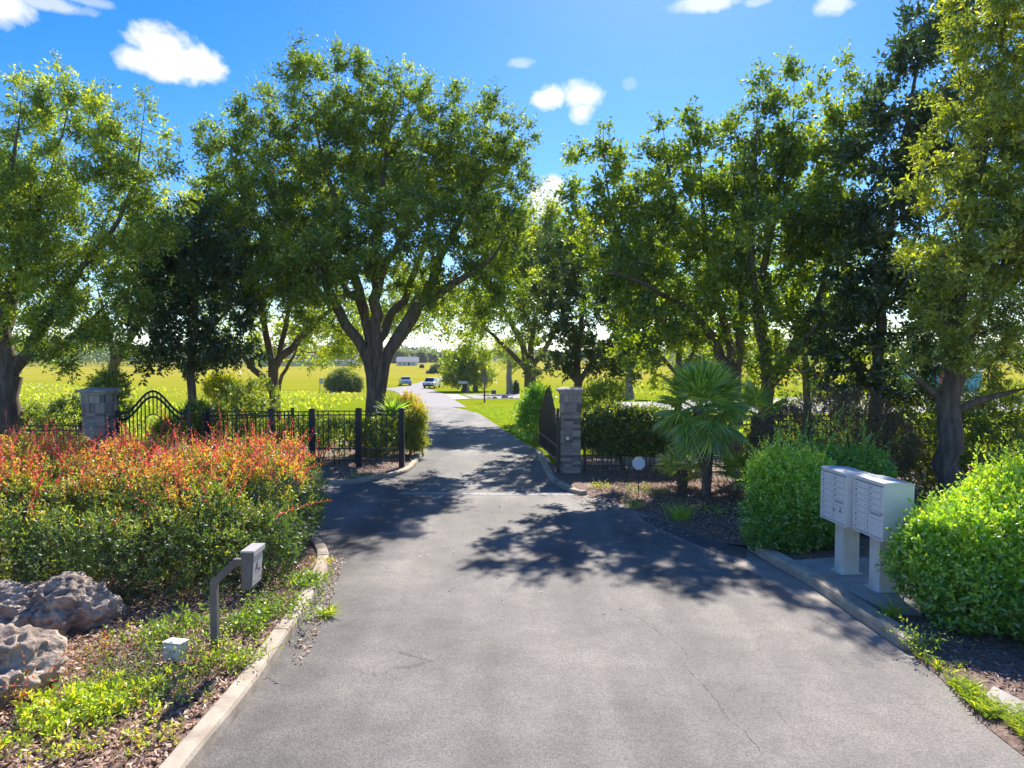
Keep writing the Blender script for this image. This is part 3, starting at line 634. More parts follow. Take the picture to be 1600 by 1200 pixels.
# ------------------------------------------------------------------ stone gate pillars
brick_meshes = []
for k in range(5):
    bm = bmesh.new(); bmesh.ops.create_cube(bm, size=1)
    rr = random.Random(k)
    for v in bm.verts: v.co += Vector((rr.uniform(-.02, .02), rr.uniform(-.02, .02), rr.uniform(-.05, .05)))
    me = bpy.data.meshes.new('brick'); bm.to_mesh(me); bm.free(); me.materials.append(M['brick']); brick_meshes.append(me)
def brick(parent, c, size, rr):
    o = link(bpy.data.objects.new('brick', rr.choice(brick_meshes))); o.parent = parent
    o.location = c; o.scale = size; o.rotation_euler = (rr.uniform(-.015, .015), rr.uniform(-.015, .015), rr.choice((0, math.pi)) + rr.uniform(-.012, .012)); return o
def pillar(loc, w, h, label, seed):
    t = thing('gate_pillar', loc, label, 'pillar'); rr = random.Random(seed)
    capz = h - .14
    b = MB(); b.box((0, 0, capz / 2 - .1), (w - .035, w - .035, capz + .2)); b.build('mortar_core', M['mortar'], t)
    ch = .088; z = 0.0; rows = []
    top2 = capz - .62
    nrows = int(top2 / ch); ch = top2 / nrows; i = 0
    def ring(z, hgt, n, out, gap=.012, dep=.1):
        ww = w + out
        for face in range(4):
            off = 0
            L = ww - dep
            cuts = [L * k / n for k in range(n + 1)]
            cuts = [cuts[0]] + [c + rr.uniform(-.02, .02) * (3 / n) for c in cuts[1:-1]] + [cuts[-1]]
            for k in range(n):
                a = -ww / 2 + dep + cuts[k]; bb = -ww / 2 + dep + cuts[k + 1]; l = bb - a - gap
                pr = rr.uniform(-.006, .01)
                cx, cy = (a + bb) / 2, -ww / 2 + dep / 2 - pr
                ang = face * math.pi / 2; x = cx * math.cos(ang) - cy * math.sin(ang); y = cx * math.sin(ang) + cy * math.cos(ang)
                o = brick(t, (x, y, z + hgt / 2), (l, dep, hgt - gap), rr); o.rotation_euler[2] += ang
    for i in range(nrows): ring(z, ch, 2 if nrows > 18 else 2, 0); z += ch
    ring(z, .26, 4, .005, .012); z += .26
    b = MB(); b.box((0, 0, z + .02), (w + .06, w + .06, .038)); b.build('stone_band', M['capstone'], t, bevel=.008); z += .04
    ring(z, .24, 4, .03, .012); z += .24
    b = MB(); b.box((0, 0, z + .04), (w + .08, w + .08, .08)); b.build('stone_collar', M['capstone'], t, bevel=.012); z += .08
    b = MB(); b.box((0, 0, z + .035), (w + .22, w + .22, .07)); b.build('cap_slab', M['capstone'], t, bevel=.014, segs=2); z += .07
    b = MB(); b.box((0, 0, z + .025), (w + .18, w + .18, .05), taper=.55); b.build('cap_crown', M['capstone'], t, bevel=.006)
    return t
P_R = (1.765, 21.32, .05); pr = pillar(P_R, .60, 2.60, 'weathered brick gate pillar with stone cap, right of the road beside the open gate', 5)
b = MB(); b.tube([(.0, 0, 0), (0, -.02, 0)], .05, 16); o = b.build('doorbell_plate', M['chrome'], pr); o.location = (-.10, -.318, 1.06)
P_L = (-12.30, 20.95, .05); pillar(P_L, .66, 2.60, 'weathered stone gate pillar with wide cap behind the red hedge, beside the arched gate', 9)

# ------------------------------------------------------------------ fences and gates
picket_cache = {}
def picket(parent, x, y, z0, z1, mt='iron', s=.02):
    k = (round(z1 - z0, 2), mt, s)
    if k not in picket_cache:
        b = MB(); b.box((0, 0, (z1 - z0) / 2), (s, s, z1 - z0)); picket_cache[k] = b.mesh('picket')
    o = put('picket', picket_cache[k], M[mt], parent); o.location = (x, y, z0); return o
def post(parent, x, y, h, s=.1, mt='iron', z0=-.1):
    b = MB(); b.box((x, y, z0 + (h - z0) / 2), (s, s, h - z0)); o = b.build('post', M[mt], parent, bevel=.006)
    b = MB(); b.box((x, y, h + .012), (s + .02, s + .02, .024)); b.box((x, y, h + .034), (s, s, .02), taper=.5); b.build('post_cap', M[mt], o, bevel=.003)
def fence(name, A, B, h, label, cat, rails=(.18, .42, 1.62, 1.8), posts=(), spacing=.125, z=.05, ps=.1, rail_s=.035):
    A = np.array(A); B = np.array(B); L = np.linalg.norm(B - A); ang = math.atan2(B[1] - A[1], B[0] - A[0])
    t = thing(name, (A[0], A[1], z), label, cat, rz=ang)
    for r_ in rails:
        b = MB(); b.box((L / 2, 0, r_), (L - ps, rail_s, rail_s)); b.build('rail', M['iron'], t, bevel=.003)
    x = spacing
    while x < L - .03:
        if all(abs(x - p) > ps * .7 for p in posts): picket(t, x, 0, rails[0] - .12, max(rails) - .003)
        x += spacing
    for p in posts: post(t, p, 0, h, ps)
    return t
fy = 22.0
fence('iron_fence_panel', (-6.24, fy), (-3.46, fy), 1.86, 'black iron picket fence with three posts ending at the left road edge', 'fence', rails=(.25, .62, 1.68, 1.80), posts=(1.44, 2.78), spacing=.165, ps=.17)
fence('iron_fence_panel', (-9.55, fy + .12), (-6.26, fy + .02), 1.84, 'black iron picket fence behind the red hedge, in front of the forked oak', 'fence', rails=(.25, .62, 1.66, 1.78), posts=(0, 2.0, 3.28), spacing=.15, ps=.16)
fence('iron_fence_panel', (2.12, 21.35), (10.2, 20.9), 1.8, 'black iron picket fence running from the brick pillar behind the fan palm', 'fence', rails=(.2, .5, 1.6, 1.74), posts=(.1, 2.7, 5.3, 7.9), spacing=.13, ps=.07)
fence('iron_fence_panel', (10.3, 20.9), (15.5, 14.6), 1.8, 'black iron picket fence in the ivy behind the bright green bush on the right', 'fence', rails=(.2, .5, 1.6, 1.74), posts=(0, 2.6, 5.2, 7.9), spacing=.16, ps=.07)
fence('iron_fence_panel', (-24, 21.0), (-12.7, 20.95), 1.5, 'black iron picket fence left of the stone pillar, mostly hidden in shrubs', 'fence', rails=(.2, .5, 1.3, 1.44), posts=(.1, 3.8, 7.5, 11.1), spacing=.2, ps=.07)

# arched pedestrian gate, left
ag = thing('arched_gate', (-10.75, 21.05, .05), 'black iron gate with a high rounded arch beside the left stone pillar', 'gate')
def arch_top(x, lo=1.80, hi=2.47, hw=.62):
    a = min(abs(x) / (hw * 1.45), 1.0); return lo + (hi - lo) * (0.5 + 0.5 * math.cos(math.pi * a))
for dz, nm in ((0, 'arched_rail'), (-.17, 'arched_rail')):
    pts = [(x, 0, arch_top(x) + dz) for x in np.linspace(-1.0, 1.0, 41)]
    b = MB(); b.tube(pts, .034, 8); b.build(nm, M['iron'], ag)
for zr in (.15, .55):
    b = MB(); b.box((0, 0, zr), (2.0, .035, .035)); b.build('rail', M['iron'], ag, bevel=.003)
b = MB(); b.tube([(.26 * math.cos(a), -.02, 1.52 + .26 * math.sin(a)) for a in np.linspace(0, math.pi, 17)] , .018, 6); b.build('ring_arch', M['iron'], ag)
for x in np.arange(-.96, .97, .12):
    if abs(x) < .2:
        picket(ag, x, 0, 1.78, arch_top(x), s=.028); continue
    picket(ag, x, 0, .05, arch_top(x), s=.028)
for x in (-1.07, 1.07): post(ag, x, 0, 1.85, .09)
fence('iron_fence_panel', (-9.65, 21.9), (-7.6, 24.5), 1.7, 'short black iron fence slanting back right of the arched gate', 'fence', rails=(.2, .5, 1.5, 1.62), posts=(.05, 3.25), spacing=.14, ps=.08)

# open driveway gate on the right, seen nearly edge on
gA = np.array([1.40, 21.15]); gB = np.array([1.01, 25.3]); gl = float(np.linalg.norm(gB - gA))
dg = thing('driveway_gate', (gA[0], gA[1], .05), 'tall black iron driveway gate standing open beside the right brick pillar, seen edge on', 'gate', rz=math.atan2(gB[1] - gA[1], gB[0] - gA[0]))
def gate_top(x):
    u = abs(x / gl - .5) * 2; return 1.62 + .86 * (0.5 + .5 * math.cos(math.pi * min(u / .92, 1))) + (.0 if u < .92 else .0)
b = MB(); b.tube([(x, 0, gate_top(x)) for x in np.linspace(.02, gl - .02, 48)], .026, 6); b.build('curved_top_rail', M['iron_dust'], dg)
b = MB(); b.tube([(x, 0, gate_top(x) - .2) for x in np.linspace(.02, gl - .02, 48)], .02, 6); b.build('curved_lower_rail', M['iron_dust'], dg)
for zr in (.34, .78):
    b = MB(); b.box((gl / 2, 0, zr), (gl, .045, .05)); b.build('rail', M['iron_dust'], dg, bevel=.004)
for x in np.arange(.1, gl - .05, .115): picket(dg, x, 0, .34, round(gate_top(x) - .005, 2), s=.02)
b = MB(); b.box((.0, 0, .95), (.07, .07, 1.45)); b.build('hinge_stile', M['iron'], dg, bevel=.005)
b = MB(); b.box((gl, 0, .95), (.06, .06, 1.3)); b.build('latch_stile', M['iron'], dg, bevel=.005)
b = MB(); b.box((gl / 2, 0, 1.4), (.05, .05, 2.1)); b.build('centre_stile', M['iron_dust'], dg, bevel=.004)
b = MB()
for i, x in enumerate(np.linspace(gl * .18, gl * .45, 4)): b.tube([(x + .09 * math.cos(a), 0, gate_top(x) + .05 + .06 * math.sin(a)) for a in np.linspace(0, 5, 12)], .012, 5)
b.build('scrolls', M['iron_dust'], dg)
b = MB(); b.box((1.38, 21.12, 1.0), (.09, .09, 2.0)); tag(b.build('gate_hinge_post', M['iron'], None, bevel=.005), 'black steel hinge post against the left side of the right brick pillar', 'post')

# ------------------------------------------------------------------ boulders
def boulder(name, c, rad, label, seed, rz=0):
    bm = bmesh.new(); bmesh.ops.create_icosphere(bm, subdivisions=6, radius=1)
    off = Vector((seed * 7.3, seed * 3.1, seed))
    for v in bm.verts:
        d = v.co.normalized(); n = mnoise.fractal(d * 1.3 + off, 1.0, 2.0, 4) * .32
        rdg = 1 - abs(mnoise.noise(d * 2.6 + off * 2)) * 2; n += rdg * .10
        w = mnoise.voronoi(d * 4.2 + off)[0]; n += min(w[0], .45) * .46 - .12
        w2 = mnoise.voronoi(d * 10 + off)[0]; n += min(w2[0], .4) * .2 - .03
        n += mnoise.fractal(d * 9 + off, .8, 2.1, 4) * .05
        v.co = d * (1 + n); v.co.x *= rad[0]; v.co.y *= rad[1]; v.co.z *= rad[2]
        if v.co.z < -rad[2] * .5: v.co.z = -rad[2] * .5
    me = bpy.data.meshes.new(name); bm.to_mesh(me); bm.free(); me.polygons.foreach_set('use_smooth', [True] * len(me.polygons))
    o = put(name, me, M['rock']); o.location = c; o.rotation_euler = (0, 0, rz); return tag(o, label, 'rock', 'limestone boulders in the left bed')
boulder('boulder', (-6.75, 8.95, .16), (.80, .50, .36), 'pale pitted limestone boulder at the left edge, middle one against the hedge', 1, .3)
boulder('boulder', (-5.72, 8.95, .16), (.50, .44, .40), 'dark grey rounded boulder in hedge shade, rightmost of the rocks', 2, 1.0)
boulder('boulder', (-5.45, 6.95, .16), (.62, .52, .50), 'large sunlit pinkish grey limestone boulder nearest the camera at the left edge', 3, .6)

# ------------------------------------------------------------------ vehicles far down the road
def car(p, rz, label, paint, pickup):
    t = thing('parked_car', p, label, 'car', None, rz)        # rear looks to local -y
    prof = [(-2.3, .45), (-2.34, .62), (-2.3, .92), (-2.1, 1.0), (1.0, 1.02), (2.1, .88), (2.3, .7), (2.32, .4), (2.1, .3), (-2.15, .3)]
    b = MB(); hw = .9
    vs = []
    for sx in (-1, -.86, .86, 1):
        for y, z in prof: vs.append((sx * hw, y * (1 if abs(sx) < .9 else .985), z + (0 if abs(sx) < .9 else (-.05 if z > .9 else 0))))
    k = len(prof); fs = [(i * k + j, i * k + (j + 1) % k, (i + 1) * k + (j + 1) % k, (i + 1) * k + j) for i in range(3) for j in range(k)] + [tuple(range(k))[::-1], tuple(3 * k + j for j in range(k))]
    b.add(vs, fs); b.build('body', M[paint], t, smooth=False, bevel=.03, segs=2)
    y0, y1, y2, y3 = (-1.9, -1.35, .1, .95) if not pickup else (-1.75, -1.35, .3, 1.1)
    zt = 1.46 if not pickup else 1.62
    b = MB(); b.add([(-.80, y0, .98), (.80, y0, .98), (.66, y1, zt), (-.66, y1, zt), (-.80, y3, 1.0), (.80, y3, 1.0), (.66, y2, zt), (-.66, y2, zt)],
                    [(0, 1, 2, 3), (5, 4, 7, 6), (3, 2, 6, 7), (0, 3, 7, 4), (1, 5, 6, 2), (0, 4, 5, 1)]); b.build('cabin', M[paint], t, bevel=.03, segs=2)
    def pane(nm, q, mt='glass'):
        b = MB(); b.add(q, [(0, 1, 2, 3)]); b.build(nm, M[mt], t)
    e = .012; f0, f1 = .12, .9
    def L(a, c, u): return a + (c - a) * u
    pane('rear_window', [(-.70, L(y0, y1, f0) - e, L(.98, zt, f0) + e), (.70, L(y0, y1, f0) - e, L(.98, zt, f0) + e), (.60, L(y0, y1, f1) - e, L(.98, zt, f1) + e), (-.60, L(y0, y1, f1) - e, L(.98, zt, f1) + e)])
    pane('windscreen', [(.70, L(y3, y2, f0) + e, L(.98, zt, f0) + e), (-.70, L(y3, y2, f0) + e, L(.98, zt, f0) + e), (-.60, L(y3, y2, f1) + e, L(.98, zt, f1) + e), (.60, L(y3, y2, f1) + e, L(.98, zt, f1) + e)])
    for s in (-1, 1):
        pane('side_window', [(s * (.80 - .012 + e), y0 + .35, 1.05), (s * (.80 - .012 + e), y3 - .35, 1.05), (s * (.68 + e), y2 - .05, zt - .06), (s * (.68 + e), y1 + .1, zt - .06)])
        b = MB(); b.box((s * .76, -2.325, .80), (.2, .04, .16)); b.build('tail_lamp', M['lamp'], t, bevel=.01)
        b = MB(); b.box((s * .98, .75, 1.05), (.16, .08, .12)); b.build('mirror', M[paint], t, bevel=.02)
        for y in (-1.4, 1.45):
            b = MB(); b.tube([(s * .70, y, .33), (s * .91, y, .33)], .33, 20); w = b.build('wheel', M['rubber'], t)
            b = MB(); b.tube([(s * .88, y, .33), (s * .925, y, .33)], .2, 14); b.build('rim', M['chrome'], w)
    b = MB(); b.box((0, -2.36, .48), (1.7, .1, .2)); b.build('bumper', M['rubber' if pickup else paint], t, bevel=.02)
    b = MB(); b.box((0, -2.365, .70), (.34, .02, .16)); b.build('number_plate', M['seam'], t)
    return t
car(G(675, 606), R(-8), 'white car with a dark rear window parked at the right edge of the far road', 'carwhite', True)
car(G(633, 602), R(14), 'silver blue car parked on the grass left of the far road', 'carsilver', False)

# ------------------------------------------------------------------ far things
def house(name, c, size, label, cat, wall='siding', roof='roofgrey', rz=0, rise=.35, win=4, door=True, wm='glass'):
    t = thing(name, c, label, cat, rz=rz); w, d, h = size
    b = MB(); b.box((0, 0, h / 2 - .3), (w, d, h + .6)); b.build('wall', M[wall], t)
    b = MB(); e = .4; r_ = d * rise
    b.add([(-w / 2 - e, -d / 2 - e, h - .05), (w / 2 + e, -d / 2 - e, h - .05), (w / 2 + e, d / 2 + e, h - .05), (-w / 2 - e, d / 2 + e, h - .05), (-w / 2 - e, 0, h + r_), (w / 2 + e, 0, h + r_)],
          [(0, 1, 5, 4), (2, 3, 4, 5), (1, 2, 5), (3, 0, 4), (0, 3, 2, 1)]); b.build('roof', M[roof], t)
    for i in range(win):
        x = -w / 2 + w * (i + .7) / (win + .4)
        f = MB(); f.box((x, -d / 2 - .02, h * .52), (1.15, .08, h * .42)); fo = f.build('window', M['siding'], t)
        p = MB(); p.box((x, -d / 2 - .05, h * .52), (.95, .06, h * .34)); p.build('pane', M[wm], fo)
    if door:
        b = MB(); b.box((w * .12, -d / 2 - .04, h * .38), (1.0, .08, h * .76)); b.build('door', M['greypost'], t)
    return t
p = G(637, 571.2); house('far_house', p, (9, 6, 1.9), 'low white house with grey roof far across the field, left of the road', 'house')
p = G(486, 571.5); house('far_barn', p, (42, 9, 2.0), 'long low white building far behind the field, seen under the left trees', 'barn', win=9)
p = G(996, 572.5); house('far_shed', p, (6, 5, 1.9), 'small grey roofed building far behind the lawn between the right trees', 'shed', win=2)
# blue and red structure far right behind the trunk
p = G(1478, 613); t = thing('blue_building', p, 'light blue building with a red panel and pale roof behind the right tree trunk', 'building')
sc = p[1] / FPX; wB = 112 * sc; hB = 33 * sc
b = MB(); b.box((0, 1.5, hB / 2 - .2), (wB, 3, hB + .4)); b.build('wall', M['bluewall'], t)
b = MB(); b.add([(-wB / 2 - .2, -.2, hB), (wB / 2 + .2, -.2, hB), (wB / 2 + .2, 3.2, hB), (-wB / 2 - .2, 3.2, hB), (-wB / 2 + 1, 1.5, hB + 1), (wB / 2 - 1, 1.5, hB + 1)], [(0, 1, 5, 4), (2, 3, 4, 5), (1, 2, 5), (3, 0, 4), (0, 3, 2, 1)]); b.build('roof', M['siding'], t)
b = MB(); b.box((-5 * sc, -.05, hB * .55), (12 * sc, .1, hB * .85)); b.build('red_panel', M['redwall'], t)
b = MB(); b.box((-5 * sc, -.06, hB * .06), (12 * sc, .1, hB * .12)); b.build('yellow_panel', M['yellow'], t)
# street sign seen from behind
p = G(757, 629); sc = p[1] / FPX; t = thing('street_sign', p, 'dark sign post with a small square sign seen from behind on the green lawn', 'street sign')
b = MB(); b.box((0, 0, 26 * sc), (.15, .15, 52 * sc)); b.build('post', M['bark'], t)
b = MB(); b.box((0, -.07, 38 * sc), (9 * sc, .03, 11 * sc)); b.build('sign_panel', M['greypost'], t)
# roadside mailbox
p = G(724, 612.5); sc = p[1] / FPX; t = thing('white_mailbox_stand', p, 'white board on a pale post in front of the round tree by the driveway', 'sign')
b = MB(); b.box((-.1, 0, 15 * sc), (14 * sc, .4, 4 * sc)); b.build('board', M['siding'], t, bevel=.02)
b = MB(); b.box((7 * sc, 0, 7.5 * sc), (.2, .2, 17 * sc)); b.build('post', M['sand'], t)
for px, py, w, h, lb in ((743, 611.5, 8, 8, 'square green utility box on the lawn left of the sign post'), (771.5, 615.5, 7, 5.5, 'low green utility box on the lawn right of the sign post')):
    p = G(px, py); sc = p[1] / FPX; b = MB(); b.box((0, 0, h * sc / 2), (w * sc, .5, h * sc)); b.box((0, 0, h * sc + .02), (w * sc + .06, .56, .05)); b.box((0, -.26, h * sc * .5), (w * sc * .8, .03, h * sc * .7))
    o = b.build('utility_box', M['greenbox'], None, bevel=.01); o.location = p; tag(o, lb, 'utility box', 'utility boxes on the lawn')
def far_rock(px, py, w, h, label):
    p = G(px, py); sc = p[1] / FPX; bm = bmesh.new(); bmesh.ops.create_icosphere(bm, subdivisions=3, radius=1)
    for v in bm.verts:
        n = mnoise.fractal(v.co * 1.6 + Vector((px, 0, 0)), 1, 2, 3) * .4; v.co *= 1 + n; v.co = Vector((v.co.x * w * sc / 2, v.co.y * w * sc / 3, v.co.z * h * sc * .8))
    me = bpy.data.meshes.new('landscape_rock'); bm.to_mesh(me); bm.free(); me.polygons.foreach_set('use_smooth', [True] * len(me.polygons))
    o = put('landscape_rock', me, M['rock']); o.location = p; tag(o, label, 'rock', 'rocks by the gravel track')
far_rock(789, 622, 11, 7, 'largest pale rock beside the far track right of the sign post'); far_rock(773, 622.5, 8, 4, 'dark rock beside the far track just right of the sign post')
far_rock(764, 622, 7, 2.5, 'flat dark rock nearest the sign post by the far track'); far_rock(799, 622.3, 6, 2.5, 'small rock at the right end of the row by the far track')
# field notice board by the palm bush
p = G(505.5, 611.5); sc = p[1] / FPX; t = thing('notice_board', p, 'small grey board on two thin legs left of the round palm clump in the field', 'sign')
b = MB(); b.box((0, 0, 16 * sc), (13 * sc, .1, 9 * sc)); b.build('board', M['greylight'], t)
for s in (-1, 1):
    b = MB(); b.box((s * 5.5 * sc, .0, 6 * sc), (.08, .08, 13 * sc)); b.build('leg', M['greypost'], t)

# hills on the horizon
def hills(name, Yd, hmax, seed, z0=.8, x0=-2200, x1=2200):
    xs = np.linspace(x0, x1, 160); vs = []; K = 6
    for k in range(K):
        for x in xs:
            hgt = hmax * (.45 + .55 * mnoise.fractal(Vector((x / 330 + seed, seed, 0)), 1, 2, 5)) * math.sin(math.pi * min(k / (K - 1), 1)) ** .6
            hgt += mnoise.noise(Vector((x / 12, k, 0))) * hmax * .05
            vs.append((x, Yd + (k - (K - 1) / 2) * 90, z0 + max(hgt, 0)))
    n = len(xs); b = MB(); b.add(vs, [(k * n + i, k * n + i + 1, (k + 1) * n + i + 1, (k + 1) * n + i) for k in range(K - 1) for i in range(n - 1)])
    o = b.build(name, M['hill'], None, smooth=True); o['kind'] = 'structure'
hills('hills', 2100, 44, 3.3)

# ------------------------------------------------------------------ vegetation builders
def smooth3(pts, step):
    pts = [np.array(p, float) for p in pts]; P = [2 * pts[0] - pts[1]] + pts + [2 * pts[-1] - pts[-2]]; out = []
    for i in range(1, len(P) - 2):
        n = max(1, int(np.linalg.norm(P[i + 1][:3] - P[i][:3]) / step))
        for k in range(n):
            t = k / n; a, b, c, d = P[i - 1], P[i], P[i + 1], P[i + 2]
            out.append(.5 * ((2 * b) + (-a + c) * t + (2 * a - 5 * b + 4 * c - d) * t * t + (-a + 3 * b - 3 * c + d) * t ** 3))
    out.append(pts[-1]); return out
def sprigs(C, n_tw, n_lf, rad, lsize, up=.35, spread=.9, out_dir=None, jit=.25):
    """leaves in sprays round clump centres; returns base points, directions, sizes, clump index, twigs"""
    nc = len(C); T = rdir(nc * n_tw) + np.array([0, 0, up])
    if out_dir is not None: T = T + np.repeat(out_dir, n_tw, 0) * .7
    T = unit(T); O = np.repeat(C, n_tw, 0) + rdir(nc * n_tw) * rad * .25
    Lt = rad * rng.uniform(.6, 1.25, nc * n_tw)
    s = np.tile((np.arange(n_lf) + .6) / n_lf, nc * n_tw) + rng.uniform(-.5, .5, nc * n_tw * n_lf) / n_lf
    s = np.clip(s, .05, 1.05); Tr = np.repeat(T, n_lf, 0)
    P = np.repeat(O, n_lf, 0) + Tr * (s * np.repeat(Lt, n_lf))[:, None] + rng.normal(size=(len(s), 3)) * lsize * .25
    D = unit(Tr * .55 + rdir(len(s)) * spread)
    sz = lsize * rng.uniform(.65, 1.3, len(s))
    return P, D, sz, np.repeat(np.arange(nc), n_tw * n_lf), (O, T, Lt)
def lobe_points(lobes, per_m3, shell=2.4, minn=3):
    C = []; N = []; 
    for c, r in lobes:
        vol = 4.19 * r[0] * r[1] * r[2]; n = max(minn, int(vol * per_m3))
        d = rdir(n); q = rng.random(n)[:, None] ** (1 / shell)
        C.append(c + d * q * r); N.append(unit(d / r))
    return np.concatenate(C), np.concatenate(N)
NV = 5
def crown_group():
    g = bpy.data.node_groups.new('leaf_sprays', 'GeometryNodeTree'); N = g.nodes; L = g.links
    g.interface.new_socket('Geometry', in_out='INPUT', socket_type='NodeSocketGeometry'); g.interface.new_socket('Geometry', in_out='OUTPUT', socket_type='NodeSocketGeometry')
    gi = N.new('NodeGroupInput'); go = N.new('NodeGroupOutput'); jn = N.new('GeometryNodeJoinGeometry')
    def attr(n, t='INT'):
        x = N.new('GeometryNodeInputNamedAttribute'); x.data_type = t; x.inputs['Name'].default_value = n; return x.outputs['Attribute']
    var = attr('var')
    for v in range(NV):
        def eq(k):
            q = N.new('FunctionNodeCompare'); q.data_type = 'INT'; q.operation = 'EQUAL'; L.new(var, q.inputs[2]); q.inputs[3].default_value = k; return q.outputs[0]
        sp = N.new('GeometryNodeSeparateGeometry'); sp.domain = 'POINT'; L.new(gi.outputs[0], sp.inputs[0]); L.new(eq(v), sp.inputs[1])
        pp = N.new('GeometryNodeSeparateGeometry'); pp.domain = 'POINT'; L.new(gi.outputs[0], pp.inputs[0]); L.new(eq(100 + v), pp.inputs[1])
        ip = N.new('GeometryNodeInstanceOnPoints'); L.new(pp.outputs[0], ip.inputs['Points']); L.new(sp.outputs[0], ip.inputs['Instance'])
        L.new(attr('rot', 'FLOAT_VECTOR'), ip.inputs['Rotation']); L.new(attr('scl', 'FLOAT'), ip.inputs['Scale']); L.new(ip.outputs[0], jn.inputs[0])
    L.new(jn.outputs[0], go.inputs[0]); return g
CG = crown_group(); SPRAYS = [0]
def crown(root, C, Nn, crad, lsize, wr, n_tw, n_lf, tb, ts, mat, bark, up, spread):
    V = []; F = []; t = []; var = []; mi = []; off = 0
    for v in range(NV):
        P, D, sz, _, (O, T, Lt) = sprigs(np.zeros((1, 3)), n_tw, n_lf, crad, lsize, up=.75, spread=spread)
        n = len(P); D = unit(D); S = unit(np.cross(D, rdir(n) + [0, 0, .5])); Q = np.cross(S, D); w = (sz * wr / 2)[:, None]; m_ = P + D * sz[:, None] * .5 - Q * w * .3
        V.append(np.stack([P, m_ + S * w, P + D * sz[:, None], m_ - S * w], 1).reshape(-1, 3)); q = np.arange(n)[:, None] * 4 + off
        F.append(np.concatenate([q + [0, 1, 2], q + [0, 2, 3]])); mi += [0] * (2 * n); t.append(np.repeat(np.clip(rng.normal(size=n) * ts + tb, .0, 1), 4)); off += 4 * n
        k = len(O); sd_ = unit(np.cross(T, rdir(k))) * .005; V.append(np.stack([O * 0 - sd_, O * 0 + sd_, O + T * Lt[:, None]], 1).reshape(-1, 3)); F.append(np.arange(3 * k).reshape(-1, 3) + off); mi += [1] * k; t.append(np.zeros(3 * k)); off += 3 * k
        var += [v] * (4 * n + 3 * k)
    nc = len(C); ax = unit(Nn * .7 + np.array([0, 0, up]) + rdir(nc) * .55); rot = np.zeros((nc, 3))
    for i in range(nc):
        rot[i] = (Vector(ax[i]).to_track_quat('Z', 'Y').to_matrix() @ Matrix.Rotation(random.uniform(0, 6.28), 3, 'Z')).to_euler()
    V.append(C); var += list(100 + rng.integers(0, NV, nc)); t.append(np.zeros(nc)); V = np.concatenate(V); F = np.concatenate(F); nv = len(V)
    me = np_mesh('crown', V, F, attrs={'t': np.concatenate(t)}); me.polygons.foreach_set('material_index', np.array(mi, dtype=np.int32))
    R3 = np.zeros((nv, 3), np.float32); R3[-nc:] = rot; x = me.attributes.new('rot', 'FLOAT_VECTOR', 'POINT'); x.data.foreach_set('vector', R3.ravel())
    s = np.ones(nv, np.float32); s[-nc:] = rng.uniform(.75, 1.25, nc); me.attributes.new('scl', 'FLOAT', 'POINT').data.foreach_set('value', s)
    ctv = np.zeros(nv, np.float32); ctv[-nc:] = rng.normal(size=nc) * ts * .9; me.attributes.new('ct', 'FLOAT', 'POINT').data.foreach_set('value', ctv)
    me.attributes.new('var', 'INT', 'POINT').data.foreach_set('value', np.array(var, dtype=np.int32))
    me.materials.append(M[mat]); me.materials.append(M[bark]); o = put('crown', me, None, root); o['kind'] = 'stuff'
    md = o.modifiers.new('leaf_sprays', 'NODES'); md.node_group = CG; SPRAYS[0] += nc; return o
